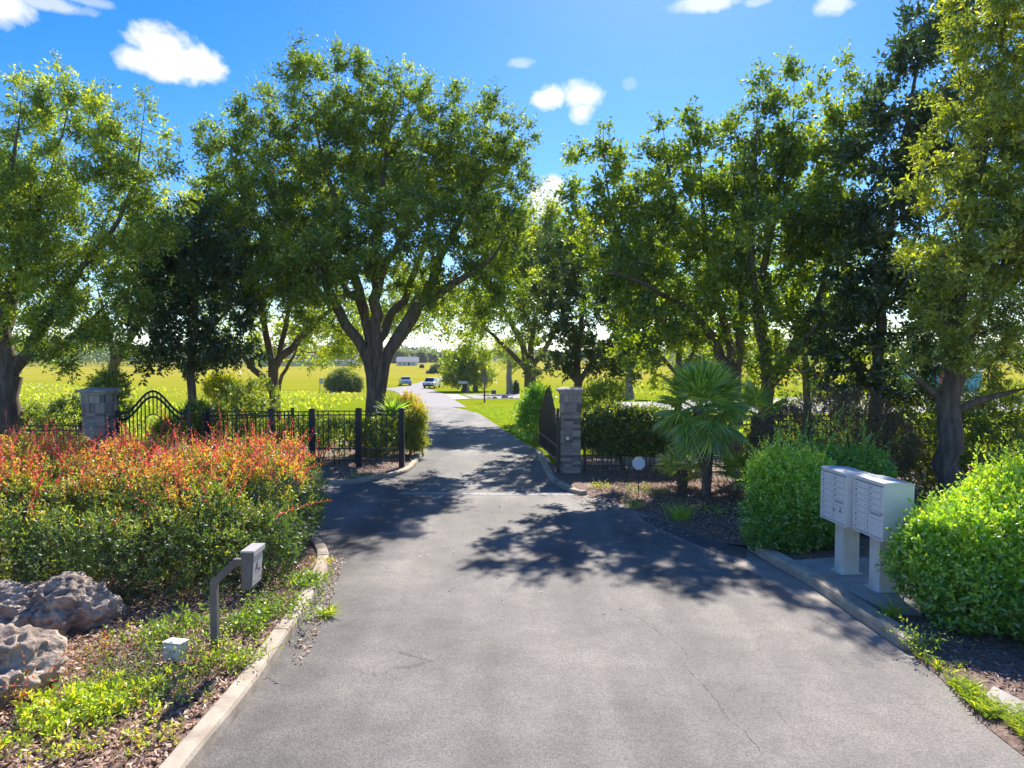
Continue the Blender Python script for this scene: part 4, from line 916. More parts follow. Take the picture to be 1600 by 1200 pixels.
def tree(name, label, Y, trunk, limbs, lobes, mat='oak', bark='bark', dens=2.0, n_tw=7, n_lf=10, crad=.5, lsize=.11, wr=.45, cat='tree', group=None, tbias=0., tspread=.16, rzf=1.1, flute=0, twig=.0075, shell=2.1, step=.45, up=.35, spread=.9):
    base = W(trunk[0][0], trunk[0][1], Y + trunk[0][2]); base[2] = tz(base[0], base[1]); 
    dens *= 2.55; n_tw = int(round(n_tw * 1.5)); n_lf = int(round(n_lf * 1.2)); lsize *= .94; lobes = [(l[0], l[1], l[2] * 1.07, l[3] * 1.07) + tuple(l[4:]) for l in lobes]
    root = thing(name, base, label, cat, group)
    nodes = []; par = []; rmin = []
    def addpath(path, parent):
        pts = smooth3([np.r_[W(p[0], p[1], Y + p[2]), p[3]] for p in path], step); last = parent; ids = []
        for i, p in enumerate(pts):
            if i == 0 and parent is not None: continue
            q = p[:3] + (rng.normal(size=3) * min(.05, p[3] * .35) if i and i < len(pts) - 1 else 0)
            nodes.append(q); par.append(-1 if last is None else last); rmin.append(max(p[3], .01)); last = len(nodes) - 1; ids.append(last)
        return ids
    paths = [[addpath(trunk, None)]]
    nodes[0][2] = base[2] - .15
    chains = [paths[0][0]]
    for lb in limbs:
        p0 = W(lb[0][0], lb[0][1], Y + lb[0][2]); A = np.array(nodes); k = int(np.argmin(((A - p0) ** 2).sum(1)))
        ids = addpath(lb, k); chains.append([k] + ids)
    L3 = []
    for l in lobes:
        px, py, rx, ry = l[:4]; dY = l[4] if len(l) > 4 else 0; s = (Y + dY) / FPX
        rz = l[5] if len(l) > 5 else rzf * (rx + ry) / 2 * s
        L3.append((W(px, py, Y + dY), np.array([rx * s, rz, ry * s])))
    C, Nn = lobe_points(L3, dens, shell)
    k = C[:, 2] > tz(0, C[:, 1]) + .4; C = C[k]; Nn = Nn[k]
    A = np.array(nodes); d0 = np.sqrt(((C[:, None, :] - A[None, :, :]) ** 2).sum(2)).min(1); order = np.argsort(d0)
    cap_ = 60000; POS = np.zeros((cap_, 3)); POS[:len(nodes)] = A; cnt = len(nodes)
    startok = max(1, len(chains[0]) // 2)
    for ci in order:
        c = C[ci]; v = c - POS[startok:cnt]; dist = np.sqrt((v ** 2).sum(1)); pen = dist + np.maximum(-v[:, 2], 0) * .25
        j = int(np.argmin(pen)) + startok; p = POS[j].copy(); L = float(dist[j - startok]); n = max(1, int(L / .5)); last = j; ids = [j]
        bow = np.array([rng.normal() * .2, rng.normal() * .2, rng.normal() * .1 - .05]) * L
        for q in range(1, n + 1):
            u = q / n; x = p * (1 - u) + c * u + bow * 4 * u * (1 - u) * .5 + (rng.normal(size=3) * .06 if q < n else 0)
            POS[cnt] = x; par.append(last); rmin.append(.0); last = cnt; ids.append(cnt); cnt += 1
        chains.append(ids)
    par_ = np.array(par); num = np.zeros(cnt)
    for ch in chains[1 + len(limbs):]: num[ch[-1]] += 1
    for i in range(cnt - 1, 0, -1):
        if par_[i] >= 0 and par_[i] < i: num[par_[i]] += num[i]
    rad = np.maximum(np.array(rmin), twig * np.sqrt(np.maximum(num, 1)) ** .95)
    b = MB()
    for ci, ch in enumerate(chains):
        rr = [rad[i] for i in ch]
        if ci and len(rr) > 1: rr[0] = min(rr[0], rr[1] * 1.25)
        if ci > len(limbs): rr[-1] *= .6
        elif ci:
            nn_ = len(rr)
            for q_ in range(nn_): rr[q_] *= 1 - .75 * max(0, (q_ / (nn_ - 1) - .7) / .3)
        big = rr[min(1, len(rr) - 1)]
        if ci == 0:
            rr[0] *= 1.5
            if len(rr) > 1: rr[1] *= 1.15
        b.tube([POS[i] - base for i in ch], rr, 14 if big > .2 else 8 if big > .07 else 5 if big > .03 else 3, cap=False, flute=flute if big > .15 else 0, ph=ci)
    b.build('trunk', M[bark], root, smooth=True)
    crown(root, C - base, Nn, crad, lsize, wr, n_tw, n_lf, .42 + tbias, tspread, mat, bark, up, spread)
    return root

def shrub(name, label, lobes, mat, n_sprig, n_lf=8, slen=.16, lsize=.05, wr=.45, cat='shrub', group=None, tfun=None, tbias=0, tspread=.15, stems=8, stemmat='twig', fill=.12, up=.5, base=None, shoots=0, shoot_len=.5, shoot_t=.8, inner=.72, zmin=0.02, spread=.9, shoot_up=1.0, shoot_leaf=1.0, long_shoots=0):
    """lobes: (centre xyz, radii xyz)"""
    lobes = [(np.array(c, float), np.array(r, float)) for c, r in lobes]
    if base is None: c = np.mean([l[0] for l in lobes], 0); base = np.array([c[0], c[1], tz(0, c[1]) + .05])
    root = thing(name, base, label, cat, group)
    ar = np.array([(r[0] * r[1] + r[1] * r[2] + r[0] * r[2]) for c, r in lobes]); pick = rng.choice(len(lobes), int(n_sprig * 2.6), p=ar / ar.sum())
    c = np.array([l[0] for l in lobes])[pick]; r = np.array([l[1] for l in lobes])[pick]; d = rdir(len(pick))
    wob = np.array([mnoise.noise(Vector(x)) for x in (c + d * r) * 1.9]) * .3
    q = (rng.uniform(.80, 1.04, len(pick)) + wob)[:, None]; O = c + d * r * q; Nn = unit(d / r)
    keep = O[:, 2] > tz(0, O[:, 1]) + zmin
    for lc, lr in lobes: keep &= (((O - lc) / lr) ** 2).sum(1) > inner ** 2
    O = O[keep][:n_sprig]; Nn = Nn[keep][:n_sprig]
    nf = int(len(O) * fill); fi = rng.choice(len(lobes), nf)
    if nf:
        F = np.array([l[0] for l in lobes])[fi] + rdir(nf) * np.array([l[1] for l in lobes])[fi] * rng.uniform(.2, .8, nf)[:, None]
        kk = F[:, 2] > tz(0, F[:, 1]) + zmin; O = np.concatenate([O, F[kk]]); Nn = np.concatenate([Nn, rdir(kk.sum())])
    T = unit(Nn * .6 + np.array([0, 0, up]) + rdir(len(O)) * .55); Ls = slen * rng.uniform(.6, 1.5, len(O))
    m = len(O); s = np.tile((np.arange(n_lf) + .5) / n_lf, m); Tr = np.repeat(T, n_lf, 0)
    P = np.repeat(O, n_lf, 0) + Tr * (s * np.repeat(Ls, n_lf))[:, None]; D = unit(Tr * .7 + rdir(len(s)) * spread); sz = lsize * rng.uniform(.6, 1.3, len(s)) * (1.1 - .35 * s)
    tsp = np.repeat(rng.normal(size=m) * tspread, n_lf)
    t = (tfun(P) if tfun else .4 + .25 * s) + tbias + tsp + rng.normal(size=len(s)) * tspread * .7
    Ps, Ds, szs, ts = [P], [D], [sz], [t]
    side = unit(np.cross(T, rdir(m))) * .003
    TV = [np.stack([O - side, O + side, O + T * Ls[:, None]], 1).reshape(-1, 3)]
    b = MB()
    if shoots:
        ztop = O[:, 2] + rng.normal(size=len(O)) * .12; ids = np.argsort(-ztop)[:max(shoots * 5, 10)]; ids = rng.choice(ids, min(shoots, len(ids)), replace=False)
        if long_shoots: ids = np.r_[ids, -1 - rng.choice(np.argsort(-ztop)[:len(O) // 3], long_shoots)]
        for i in ids:
            lg = i < 0; i = -1 - i if lg else i
            L = (rng.uniform(.5, 1.05) if lg else shoot_len * rng.uniform(.4, 1.3)); dr = unit(Nn[i] * .5 + np.array([0, 0, shoot_up]) + rdir(1)[0] * (1.1 if lg else .75)); bend = rdir(1)[0] * .25 + np.array([0, 0, -.12])
            pts = [O[i] + dr * L * u + bend * L * u * u for u in np.linspace(0, 1, 6)]
            b.tube([p - base for p in pts], [.005, .0045, .004, .003, .002, .0012], 3, cap=False)
            n = int(L / (lsize * .33)); u = (np.arange(n) + rng.random(n)) / n; pp = O[i] + dr * L * u[:, None] + bend * L * (u ** 2)[:, None]
            Ps.append(pp); Ds.append(unit(dr * .9 + rdir(n) * .8)); szs.append(lsize * shoot_leaf * rng.uniform(.7, 1.1, n) * (1.1 - .5 * u)); ts.append(shoot_t + .15 * u + rng.normal(size=n) * .08)
    for k in range(stems):
        lc, lr = lobes[rng.integers(len(lobes))]; e = lc + rdir(1)[0] * lr * .7; e[2] = max(e[2], base[2] + .3)
        p0 = np.array([lc[0] * .6 + base[0] * .4, lc[1] * .6 + base[1] * .4, base[2] - .05]) + np.r_[rng.normal(size=2) * .12, 0]
        pts = [p0 * (1 - u) + e * u + rng.normal(size=3) * .03 for u in np.linspace(0, 1, 6)]; b.tube([p - base for p in pts], [.022, .018, .015, .011, .008, .004], 5, cap=False)
    if b.v: b.build('stems', M[stemmat], root, smooth=True)['kind'] = 'stuff'
    TVa = np.concatenate(TV) - base; put('twigs', np_mesh('twigs', TVa, np.arange(len(TVa)).reshape(-1, 3)), M[stemmat], root)
    P = np.concatenate(Ps); put('foliage', leaf_mesh('foliage', P - base, np.concatenate(Ds), np.concatenate(szs), wr, np.clip(np.concatenate(ts), 0, 1)), M[mat], root)
    return root
def pl(px, py, rx, ry, Y, rz=None):
    s = Y / FPX; return (W(px, py, Y), (rx * s, rz if rz else (rx + ry) / 2 * s, ry * s))

# ------------------------------------------------------------------ trees
OAKS = 'oaks shading the gate'
tree('oak_tree', 'big central oak with a thick fluted trunk behind the left iron fence', 26,
     [(584, 716, 0, .40), (586, 650, 0, .31), (588, 600, 0, .27), (588, 555, 0, .24)],
     [[(576, 705, -.1, .26), (578, 640, -.16, .19), (580, 590, -.14, .2), (569, 550, 0, .2), (545, 508, -.3, .19), (505, 440, -.8, .15), (450, 350, -1.2, .08)],
      [(585, 680, .2, .3), (586, 610, .15, .26), (582, 540, .1, .22), (562, 470, .3, .2), (545, 380, .2, .14), (505, 250, 0, .08), (485, 150, 0, .04)],
      [(590, 705, -.26, .2), (588, 630, -.24, .17), (592, 580, -.2, .18), (590, 530, -.2, .22), (585, 450, -.4, .2), (590, 350, -.2, .14), (605, 220, .1, .07), (622, 140, 0, .03)],
      [(595, 708, -.05, .26), (594, 640, -.08, .2), (596, 590, -.05, .2), (608, 550, 0, .22), (645, 490, .2, .25), (680, 420, .3, .17), (730, 320, .2, .1), (790, 230, 0, .05)],
      [(655, 480, .2, .2), (710, 445, -.5, .13), (770, 400, -1, .07), (800, 350, -1.2, .04)],
      [(590, 530, 0, .2), (630, 470, 1.2, .16), (670, 350, 1.6, .1), (690, 210, 1.2, .05)],
      [(562, 470, .3, .16), (500, 400, 1.4, .1), (420, 300, 1.8, .06), (400, 220, 1.4, .03)],
      [(585, 450, -.4, .14), (640, 340, -1.4, .08), (660, 220, -1.6, .04)]],
     [(485, 118, 42, 48), (548, 122, 34, 46), (408, 190, 40, 48), (505, 190, 55, 50), (622, 146, 42, 42), (690, 162, 38, 38), (745, 180, 36, 42), (796, 225, 36, 52), (802, 300, 34, 52), (740, 262, 55, 55),
      (668, 235, 58, 55), (592, 215, 58, 55, .6), (520, 262, 60, 55, .4), (440, 262, 60, 52), (398, 330, 66, 46, -.4), (352, 235, 44, 42), (345, 300, 45, 45), (500, 398, 66, 42, -1.3), (442, 432, 56, 38, -1.0), (395, 400, 50, 36, -.4),
      (560, 330, 58, 46, -.9), (640, 332, 55, 46, -1.3), (722, 345, 60, 46, -.6), (790, 372, 48, 44), (735, 425, 48, 30, -.6), (668, 398, 46, 30, -1.5), (590, 400, 40, 34, -1.8), (560, 440, 40, 28, -1.4), (470, 480, 40, 24, -.5), (385, 455, 45, 32, .5), (812, 430, 30, 30, .4), (600, 300, 60, 60, 1.6), (480, 330, 60, 50, 1.6), (710, 300, 60, 50, 1.6), (480, 450, 54, 30, -.8), (430, 480, 44, 26), (700, 455, 44, 26, -.5), (765, 460, 40, 28), (535, 470, 34, 22, -1), (640, 420, 50, 30, .8), (540, 400, 54, 40, .8), (350, 350, 46, 40, .4), (500, 505, 34, 20, -.4), (455, 420, 50, 34, -1.2), (760, 500, 34, 22), (690, 490, 34, 18, .6), (560, 500, 36, 18, .8), (640, 470, 40, 22, 1)],
     mat='oak', dens=1.9, n_tw=8, n_lf=10, crad=.5, lsize=.125, wr=.46, flute=.10, group=OAKS, tbias=.02)
tree('oak_tree', 'spreading oak at the left edge with pale forked limbs and ragged top', 22,
     [(2, 690, 0, .50), (8, 620, 0, .40), (14, 585, 0, .36)],
     [[(14, 590, 0, .22), (42, 550, 0, .18), (80, 490, -.2, .13), (130, 420, -.2, .09), (205, 300, 0, .05), (228, 150, 0, .02)],
      [(14, 590, 0, .3), (5, 520, 0, .28), (30, 420, .3, .18), (70, 300, .3, .1), (110, 160, 0, .03)],
      [(5, 520, 0, .2), (-50, 430, 0, .15), (-80, 300, 0, .08)], [(48, 550, 0, .15), (110, 530, .3, .1), (170, 470, .5, .06)], [(30, 420, .3, .12), (15, 300, -.6, .08), (35, 150, -.5, .02)]],
     [(38, 185, 34, 60), (30, 120, 8, 22), (105, 190, 44, 62), (90, 130, 12, 25), (165, 215, 38, 62), (140, 150, 10, 26), (206, 240, 30, 40), (222, 175, 9, 48), (60, 290, 78, 58), (160, 300, 70, 54), (235, 262, 30, 44), (262, 220, 16, 34), (28, 390, 66, 55), (120, 385, 66, 50), (196, 372, 54, 46), (60, 470, 56, 44), (128, 492, 48, 36), (-45, 300, 80, 90), (-60, 440, 70, 70), (175, 440, 40, 36), (20, 520, 40, 26, -.6), (100, 545, 34, 18), (-40, 540, 60, 40), (90, 440, 60, 40, -.5), (150, 535, 46, 22), (60, 560, 44, 16, -.5), (200, 470, 46, 34), (240, 360, 40, 40), (10, 320, 60, 60, -1), (100, 500, 50, 36, -.8), (50, 520, 46, 26, -.8), (130, 560, 40, 14, -.4), (180, 520, 40, 26), (70, 400, 60, 46, -1)],
     mat='oak', dens=1.9, n_tw=8, n_lf=9, crad=.46, lsize=.12, wr=.44, tbias=.10, flute=.08, group=OAKS)
tree('oak_tree', 'bright green tree behind the arched gate, between the left oak and the dark tree', 33,
     [(168, 640, 0, .25), (180, 560, 0, .2)], [[(180, 570, 0, .16), (230, 480, 0, .12), (250, 390, 0, .05)], [(180, 570, 0, .16), (165, 500, 0, .1), (150, 440, 0, .05)]],
     [(248, 375, 55, 50), (205, 425, 50, 46), (180, 500, 44, 38), (130, 530, 40, 24), (255, 450, 48, 40), (300, 345, 44, 40), (60, 550, 40, 20), (225, 310, 40, 36)],
     mat='oak_light', dens=.9, n_tw=7, n_lf=8, crad=.6, lsize=.17, wr=.5, group=OAKS)
tree('dark_evergreen_tree', 'dark glossy tree with straight trunk right of the arched gate', 25,
     [(300, 684, 0, .17), (300, 560, 0, .14), (306, 430, 0, .10), (300, 350, 0, .05)], [[(300, 560, 0, .08), (270, 530, 0, .06), (240, 520, 0, .03)], [(300, 540, 0, .08), (340, 500, 0, .06), (370, 470, 0, .03)]],
     [(292, 412, 56, 50), (330, 470, 54, 46), (258, 495, 46, 42), (240, 562, 34, 26), (302, 552, 56, 36), (366, 545, 34, 34), (350, 400, 44, 46), (300, 352, 46, 36), (232, 440, 30, 40)],
     mat='magnolia', dens=1.9, n_tw=7, n_lf=8, crad=.45, lsize=.19, wr=.42, tbias=-.02, cat='tree')
tree('forked_oak_tree', 'medium oak forking low into curved limbs behind the fence, left of the central oak', 28,
     [(427, 690, 0, .26), (428, 610, 0, .2), (427, 575, 0, .2)],
     [[(428, 600, 0, .16), (400, 575, 0, .14), (372, 545, 0, .1), (345, 500, 0, .06)], [(427, 580, 0, .16), (412, 500, 0, .12), (398, 420, 0, .07)], [(427, 580, 0, .17), (455, 540, 0, .15), (495, 500, 0, .11), (540, 470, 0, .05)], [(440, 560, 0, .12), (450, 490, .3, .09), (470, 420, .5, .05)]],
     [(402, 395, 56, 44), (345, 372, 48, 44), (452, 445, 50, 30), (385, 465, 48, 32), (505, 440, 46, 32), (545, 482, 34, 24), (330, 500, 34, 26), (440, 372, 50, 40), (350, 440, 40, 30), (520, 395, 40, 36), (318, 430, 30, 50)],
     mat='oak', dens=1.5, n_tw=7, n_lf=9, crad=.5, lsize=.13, wr=.45, tbias=.06, group=OAKS)
tree('pale_leafed_tree', 'yellow green drooping tree in the field seen below and behind the central oak', 44,
     [(592, 650, 0, .2), (590, 590, 0, .16), (590, 540, 0, .1)], [[(590, 560, 0, .08), (640, 520, 0, .06), (680, 490, 0, .04)]],
     [(520, 535, 44, 20), (565, 520, 44, 28), (630, 505, 46, 30), (690, 475, 44, 40), (655, 450, 44, 36), (545, 565, 30, 10), (720, 520, 34, 22), (600, 480, 44, 30), (490, 560, 26, 10)],
     mat='oak_light', dens=.45, n_tw=7, n_lf=8, crad=.8, lsize=.2, wr=.5, tbias=.1, up=-.2)
tree('pale_leafed_tree', 'yellow green spreading tree right of the road with dark branching trunk', 40,
     [(833, 648, 0, .42), (830, 600, 0, .34), (826, 575, 0, .32)],
     [[(828, 585, 0, .18), (803, 556, 0, .15), (772, 525, 0, .1), (735, 498, 0, .05)], [(826, 575, 0, .2), (808, 520, 0, .15), (770, 450, 0, .08)], [(826, 575, 0, .2), (836, 500, .4, .14), (832, 400, .4, .07)], [(828, 580, 0, .18), (860, 530, 0, .13), (885, 470, 0, .07)]],
     [(742, 492, 44, 40), (782, 436, 54, 46), (762, 382, 46, 44), (832, 398, 48, 54), (812, 345, 40, 26), (866, 452, 46, 46), (800, 512, 40, 30), (722, 548, 34, 14), (862, 360, 42, 34), (770, 545, 30, 12), (905, 400, 44, 50)],
     mat='oak_light', dens=.62, n_tw=8, n_lf=9, crad=.75, lsize=.19, wr=.5, tbias=.02)
tree('dark_evergreen_tree', 'dense dark tree directly behind the right brick pillar', 28.5,
     [(903, 680, 0, .2), (902, 600, 0, .17), (905, 540, 0, .12), (915, 460, 0, .07)], [[(903, 600, 0, .1), (870, 560, 0, .07), (850, 545, 0, .04)], [(903, 590, 0, .1), (950, 545, 0, .08), (990, 530, 0, .04)]],
     [(900, 552, 50, 34), (882, 498, 48, 46), (952, 515, 50, 46), (922, 432, 48, 46), (975, 458, 48, 46), (1000, 545, 42, 30), (850, 562, 28, 24), (1022, 490, 38, 46), (965, 585, 40, 22), (1010, 420, 40, 40), (940, 380, 40, 36), (855, 455, 36, 34, -1), (848, 510, 34, 28, -1), (870, 405, 36, 34, -1), (905, 350, 34, 26)],
     mat='magnolia', dens=1.35, n_tw=7, n_lf=9, crad=.48, lsize=.16, wr=.46, tbias=.22, cat='tree')
tree('oak_tree', 'tall ragged oak behind the fan palm with limbs leaning left towards the road', 22.2,
     [(1152, 715, 0, .26), (1150, 640, 0, .2), (1148, 600, 0, .2)],
     [[(1148, 600, 0, .18), (1118, 535, 0, .16), (1070, 480, 0, .13), (1030, 455, 0, .1), (980, 400, 0, .07), (950, 300, 0, .04), (942, 190, 0, .015)],
      [(1148, 600, 0, .18), (1130, 480, .3, .13), (1105, 380, .3, .09), (1090, 210, 0, .03)], [(1105, 380, .3, .08), (1055, 320, 0, .06), (1036, 200, 0, .02)], [(1148, 600, 0, .16), (1155, 470, -.6, .1), (1150, 330, -.6, .06), (1142, 230, -.5, .02)],
      [(1070, 480, 0, .08), (1000, 440, -1.5, .06), (930, 420, -2, .04)]],
     [(943, 205, 13, 40), (938, 262, 34, 38), (905, 250, 18, 14), (965, 325, 44, 46), (1034, 212, 18, 36), (1012, 235, 10, 30), (1042, 280, 36, 46), (1090, 222, 24, 36), (1075, 190, 10, 14), (1112, 295, 44, 46), (1010, 368, 54, 44), (1080, 385, 56, 46), (905, 335, 34, 30), (1135, 235, 14, 44), (1062, 455, 48, 38), (965, 415, 44, 40, -1), (1140, 440, 36, 44), (1010, 500, 50, 36, -1.5), (900, 295, 20, 14), (1110, 520, 36, 28), (1050, 530, 48, 28, -1), (960, 480, 46, 34, -1), (1100, 450, 50, 40, -.8), (1000, 430, 50, 40, -1), (1140, 340, 40, 50), (1080, 320, 40, 40, -.5), (1075, 260, 34, 40), (1125, 210, 22, 40), (985, 270, 26, 40), (1010, 320, 40, 40), (940, 380, 40, 36), (1060, 500, 50, 36), (1150, 300, 34, 50, .6), (980, 545, 40, 24, -.6)],
     mat='oak', dens=1.75, n_tw=7, n_lf=10, crad=.42, lsize=.148, wr=.5, tbias=.03, group=OAKS)
tree('oak_tree', 'tall dark oak with two upright spires, right of the leaning oak', 21,
     [(1196, 720, 0, .25), (1198, 640, 0, .2), (1200, 600, 0, .2)],
     [[(1200, 600, 0, .16), (1190, 480, 0, .13), (1212, 330, 0, .08), (1238, 200, 0, .04), (1241, 105, 0, .012)], [(1200, 600, 0, .16), (1250, 520, 0, .12), (1290, 420, 0, .09), (1310, 250, 0, .04), (1322, 110, 0, .012)], [(1200, 600, 0, .14), (1175, 420, -.5, .09), (1180, 280, -.5, .05), (1184, 140, 0, .012)], [(1200, 610, 0, .14), (1235, 560, -1, .1), (1290, 490, -1.5, .06)]],
     [(1240, 128, 17, 38), (1225, 165, 26, 22), (1184, 152, 13, 34), (1208, 215, 42, 42), (1160, 205, 14, 44), (1320, 128, 16, 36), (1302, 190, 34, 42), (1338, 150, 10, 30), (1252, 285, 54, 50), (1182, 315, 46, 54), (1320, 280, 46, 56), (1202, 415, 54, 46), (1282, 395, 56, 56), (1162, 478, 44, 36), (1252, 495, 54, 38), (1270, 225, 36, 36), (1215, 350, 50, 40, -1.5), (1290, 560, 50, 26), (1180, 545, 36, 26), (1230, 560, 50, 30, -1), (1300, 500, 50, 36, -1), (1200, 490, 46, 36, -1), (1260, 350, 50, 50, -1), (1150, 400, 36, 44), (1330, 350, 40, 50), (1205, 150, 20, 34), (1280, 160, 22, 40), (1230, 240, 40, 40), (1300, 330, 44, 44, -.8), (1340, 220, 30, 44), (1360, 160, 14, 34), (1190, 260, 36, 44), (1280, 460, 50, 40, .8)],
     mat='oak', dens=1.9, n_tw=7, n_lf=10, crad=.42, lsize=.14, wr=.5, tbias=.0, group=OAKS)
tree('dark_evergreen_tree', 'very dark broad evergreen filling the right side behind the mailboxes', 19.5,
     [(1372, 740, 0, .2), (1366, 640, 0, .17), (1380, 480, 0, .13), (1400, 300, 0, .08), (1430, 120, 0, .03)], [[(1368, 620, 0, .1), (1330, 560, 0, .07), (1300, 540, 0, .04)], [(1380, 480, 0, .1), (1440, 430, 0, .07), (1470, 380, 0, .04)]],
     [(1432, 62, 36, 52), (1480, 30, 48, 60), (1400, 160, 38, 46), (1362, 235, 40, 46), (1420, 280, 56, 66), (1345, 365, 48, 56), (1420, 418, 64, 66), (1360, 495, 54, 54), (1440, 538, 56, 46), (1318, 455, 42, 50), (1390, 588, 54, 32), (1482, 200, 56, 80), (1405, 95, 20, 26), (1385, 350, 40, 50, -1), (1330, 590, 50, 28, -.5), (1420, 610, 50, 24, -.5), (1300, 520, 44, 40), (1470, 480, 44, 50)],
     mat='magnolia', dens=2.2, n_tw=7, n_lf=9, crad=.42, lsize=.17, wr=.42, tbias=.03, cat='tree')
tree('large_leafed_tree', 'nearest tree at the right edge with bright backlit leaves and a bare dark trunk', 15,
     [(1484, 780, 0, .26), (1484, 700, 0, .235), (1486, 620, 0, .22), (1490, 560, 0, .18)],
     [[(1486, 650, 0, .1), (1462, 612, 0, .08), (1430, 590, 0, .05), (1400, 570, 0, .03)], [(1490, 560, 0, .16), (1500, 430, 0, .11), (1530, 250, 0, .07), (1570, 80, 0, .03)], [(1490, 560, 0, .11), (1462, 440, 0, .07), (1450, 350, 0, .04)], [(1490, 570, 0, .11), (1540, 480, 0, .08), (1600, 350, 0, .05)], [(1540, 250, 0, .08), (1500, 190, 0, .05), (1460, 120, -.3, .02)], [(1487, 640, 0, .1), (1540, 622, 0, .07), (1610, 605, 0, .05)]],
     [(1565, 50, 64, 60), (1515, 130, 46, 50), (1468, 205, 34, 40), (1580, 230, 62, 70), (1505, 300, 50, 56), (1440, 330, 34, 22, -.5), (1446, 400, 34, 30), (1560, 400, 62, 62), (1500, 470, 54, 44), (1585, 520, 56, 56), (1660, 150, 80, 130), (1660, 400, 70, 120), (1545, 575, 56, 22), (1420, 300, 20, 10, -.6), (1610, -40, 90, 70), (1520, 20, 44, 34), (1415, 395, 22, 8, -.6), (1470, 265, 30, 20, -.6), (1620, 300, 60, 80, -1), (1560, 330, 50, 50, -.8), (1500, 400, 46, 40, -1), (1530, 520, 46, 34, -.8), (1540, 180, 44, 44, -1), (1440, 470, 34, 34), (1590, 120, 40, 50, -1.2), (1600, 600, 50, 24), (1470, 520, 44, 34, -.8), (1500, 560, 50, 20, -.8), (1500, 400, 50, 50, -1.4), (1560, 470, 50, 40, -1.4), (1590, 380, 50, 50, -1.2), (1450, 560, 36, 18, -.5), (1540, 290, 44, 44, -1.2)],
     mat='right_leaf', dens=4.8, n_tw=7, n_lf=11, crad=.34, lsize=.105, wr=.36, tbias=.06, step=.35, group=None)
tree('round_lawn_tree', 'small round tree with a low crown standing on the lawn beyond the driveway', float(G(727, 611)[1]),
     [(727, 611, 0, .45), (727, 600, 0, .35), (728, 585, 0, .25)], [],
     [(720, 573, 28, 22), (745, 580, 22, 20), (703, 588, 15, 13), (742, 558, 22, 16), (715, 556, 17, 13), (754, 592, 14, 12), (728, 590, 22, 14)],
     mat='oak_light', dens=.35, n_tw=7, n_lf=9, crad=1.0, lsize=.34, wr=.55, tbias=-.02, cat='tree', step=1)
Yp = float(G(799, 615)[1])
tree('background_tree', 'sunlit green tree filling the gap behind the leaning oak and the palm', 33, [(1060, 668, 0, .2), (1062, 600, 0, .16), (1060, 520, 0, .12)], [[(1062, 590, 0, .1), (1020, 540, 0, .08), (980, 500, 0, .04)], [(1062, 580, 0, .1), (1100, 530, 0, .08), (1140, 480, 0, .04)]],
     [(1000, 470, 48, 44), (1060, 440, 50, 46), (1110, 470, 46, 46), (1150, 520, 36, 40), (1030, 530, 44, 30), (1090, 545, 40, 26), (1060, 360, 44, 44), (960, 520, 34, 34), (1130, 390, 40, 40), (1000, 390, 40, 40), (1000, 575, 34, 18), (1060, 590, 40, 18), (1120, 585, 36, 20), (1160, 570, 34, 22)], mat='oak_light', dens=.75, n_tw=7, n_lf=8, crad=.65, lsize=.21, wr=.5, tbias=-.12, cat='tree')
tree('background_tree', 'sunlit green tree filling the gap behind the oak with two spires', 31, [(1262, 670, 0, .2), (1260, 600, 0, .16), (1258, 520, 0, .12)], [[(1260, 590, 0, .1), (1220, 540, 0, .08), (1190, 500, 0, .04)], [(1260, 580, 0, .1), (1300, 530, 0, .08), (1340, 480, 0, .04)]],
     [(1200, 450, 46, 44), (1260, 430, 48, 46), (1310, 470, 46, 46), (1345, 530, 36, 36), (1225, 540, 44, 32), (1290, 555, 40, 26), (1240, 350, 44, 44), (1170, 540, 34, 34), (1320, 380, 40, 40), (1180, 370, 40, 40), (1290, 300, 40, 40), (1180, 600, 36, 16), (1235, 595, 40, 18), (1300, 600, 40, 20), (1350, 595, 36, 22), (1390, 570, 40, 30)], mat='oak_light', dens=.6, n_tw=7, n_lf=8, crad=.65, lsize=.18, wr=.5, tbias=-.16, cat='tree')
tree('background_tree', 'drooping yellowish tree far behind the forked oak', 41, [(432, 640, 0, .15), (436, 600, 0, .12), (460, 555, 0, .08)], [],
     [(470, 500, 44, 34), (430, 520, 40, 30), (510, 520, 44, 30), (545, 548, 34, 16), (480, 550, 40, 16), (400, 545, 34, 20), (360, 520, 36, 24), (545, 500, 34, 30)], mat='oak_light', dens=.5, n_tw=7, n_lf=8, crad=.7, lsize=.19, wr=.5, tbias=.1, cat='tree', up=-.1)
tree('bare_pale_tree', 'pale slim trunk with a few leaves beyond the lawn left of the cypress', Yp, [(798, 615, 0, .42), (796, 590, 0, .36), (795, 560, 0, .25)], [[(797, 592, 0, .1), (806, 578, 0, .06), (815, 570, 0, .04)]],
     [(795, 550, 26, 20), (806, 570, 12, 8)], mat='oak_light', bark='palebark', dens=.25, crad=1.0, lsize=.3, step=1)
p = G(806.5, 615.5); s_ = p[1] / FPX
shrub('cypress', 'slim dark conical cypress on the lawn right of the pale trunk', [(p + np.array([0, 0, 6 * s_]), (2.2 * s_, 2.2 * s_, 7 * s_)), (p + np.array([0, 0, 12 * s_]), (1.3 * s_, 1.3 * s_, 7 * s_))], 'magnolia', 500, 6, .25, .2, stems=2, cat='tree')
Yp = float(G(983, 623)[1])
tree('street_tree', 'straight tan trunk on the lawn seen between the dark tree and the palm', Yp, [(984, 624, 0, .38), (983, 600, 0, .33), (982, 570, 0, .25)], [],
     [(985, 560, 34, 22), (1010, 550, 26, 20), (960, 560, 22, 18)], mat='oak_light', bark='palebark', dens=.3, crad=.9, lsize=.28, step=1)
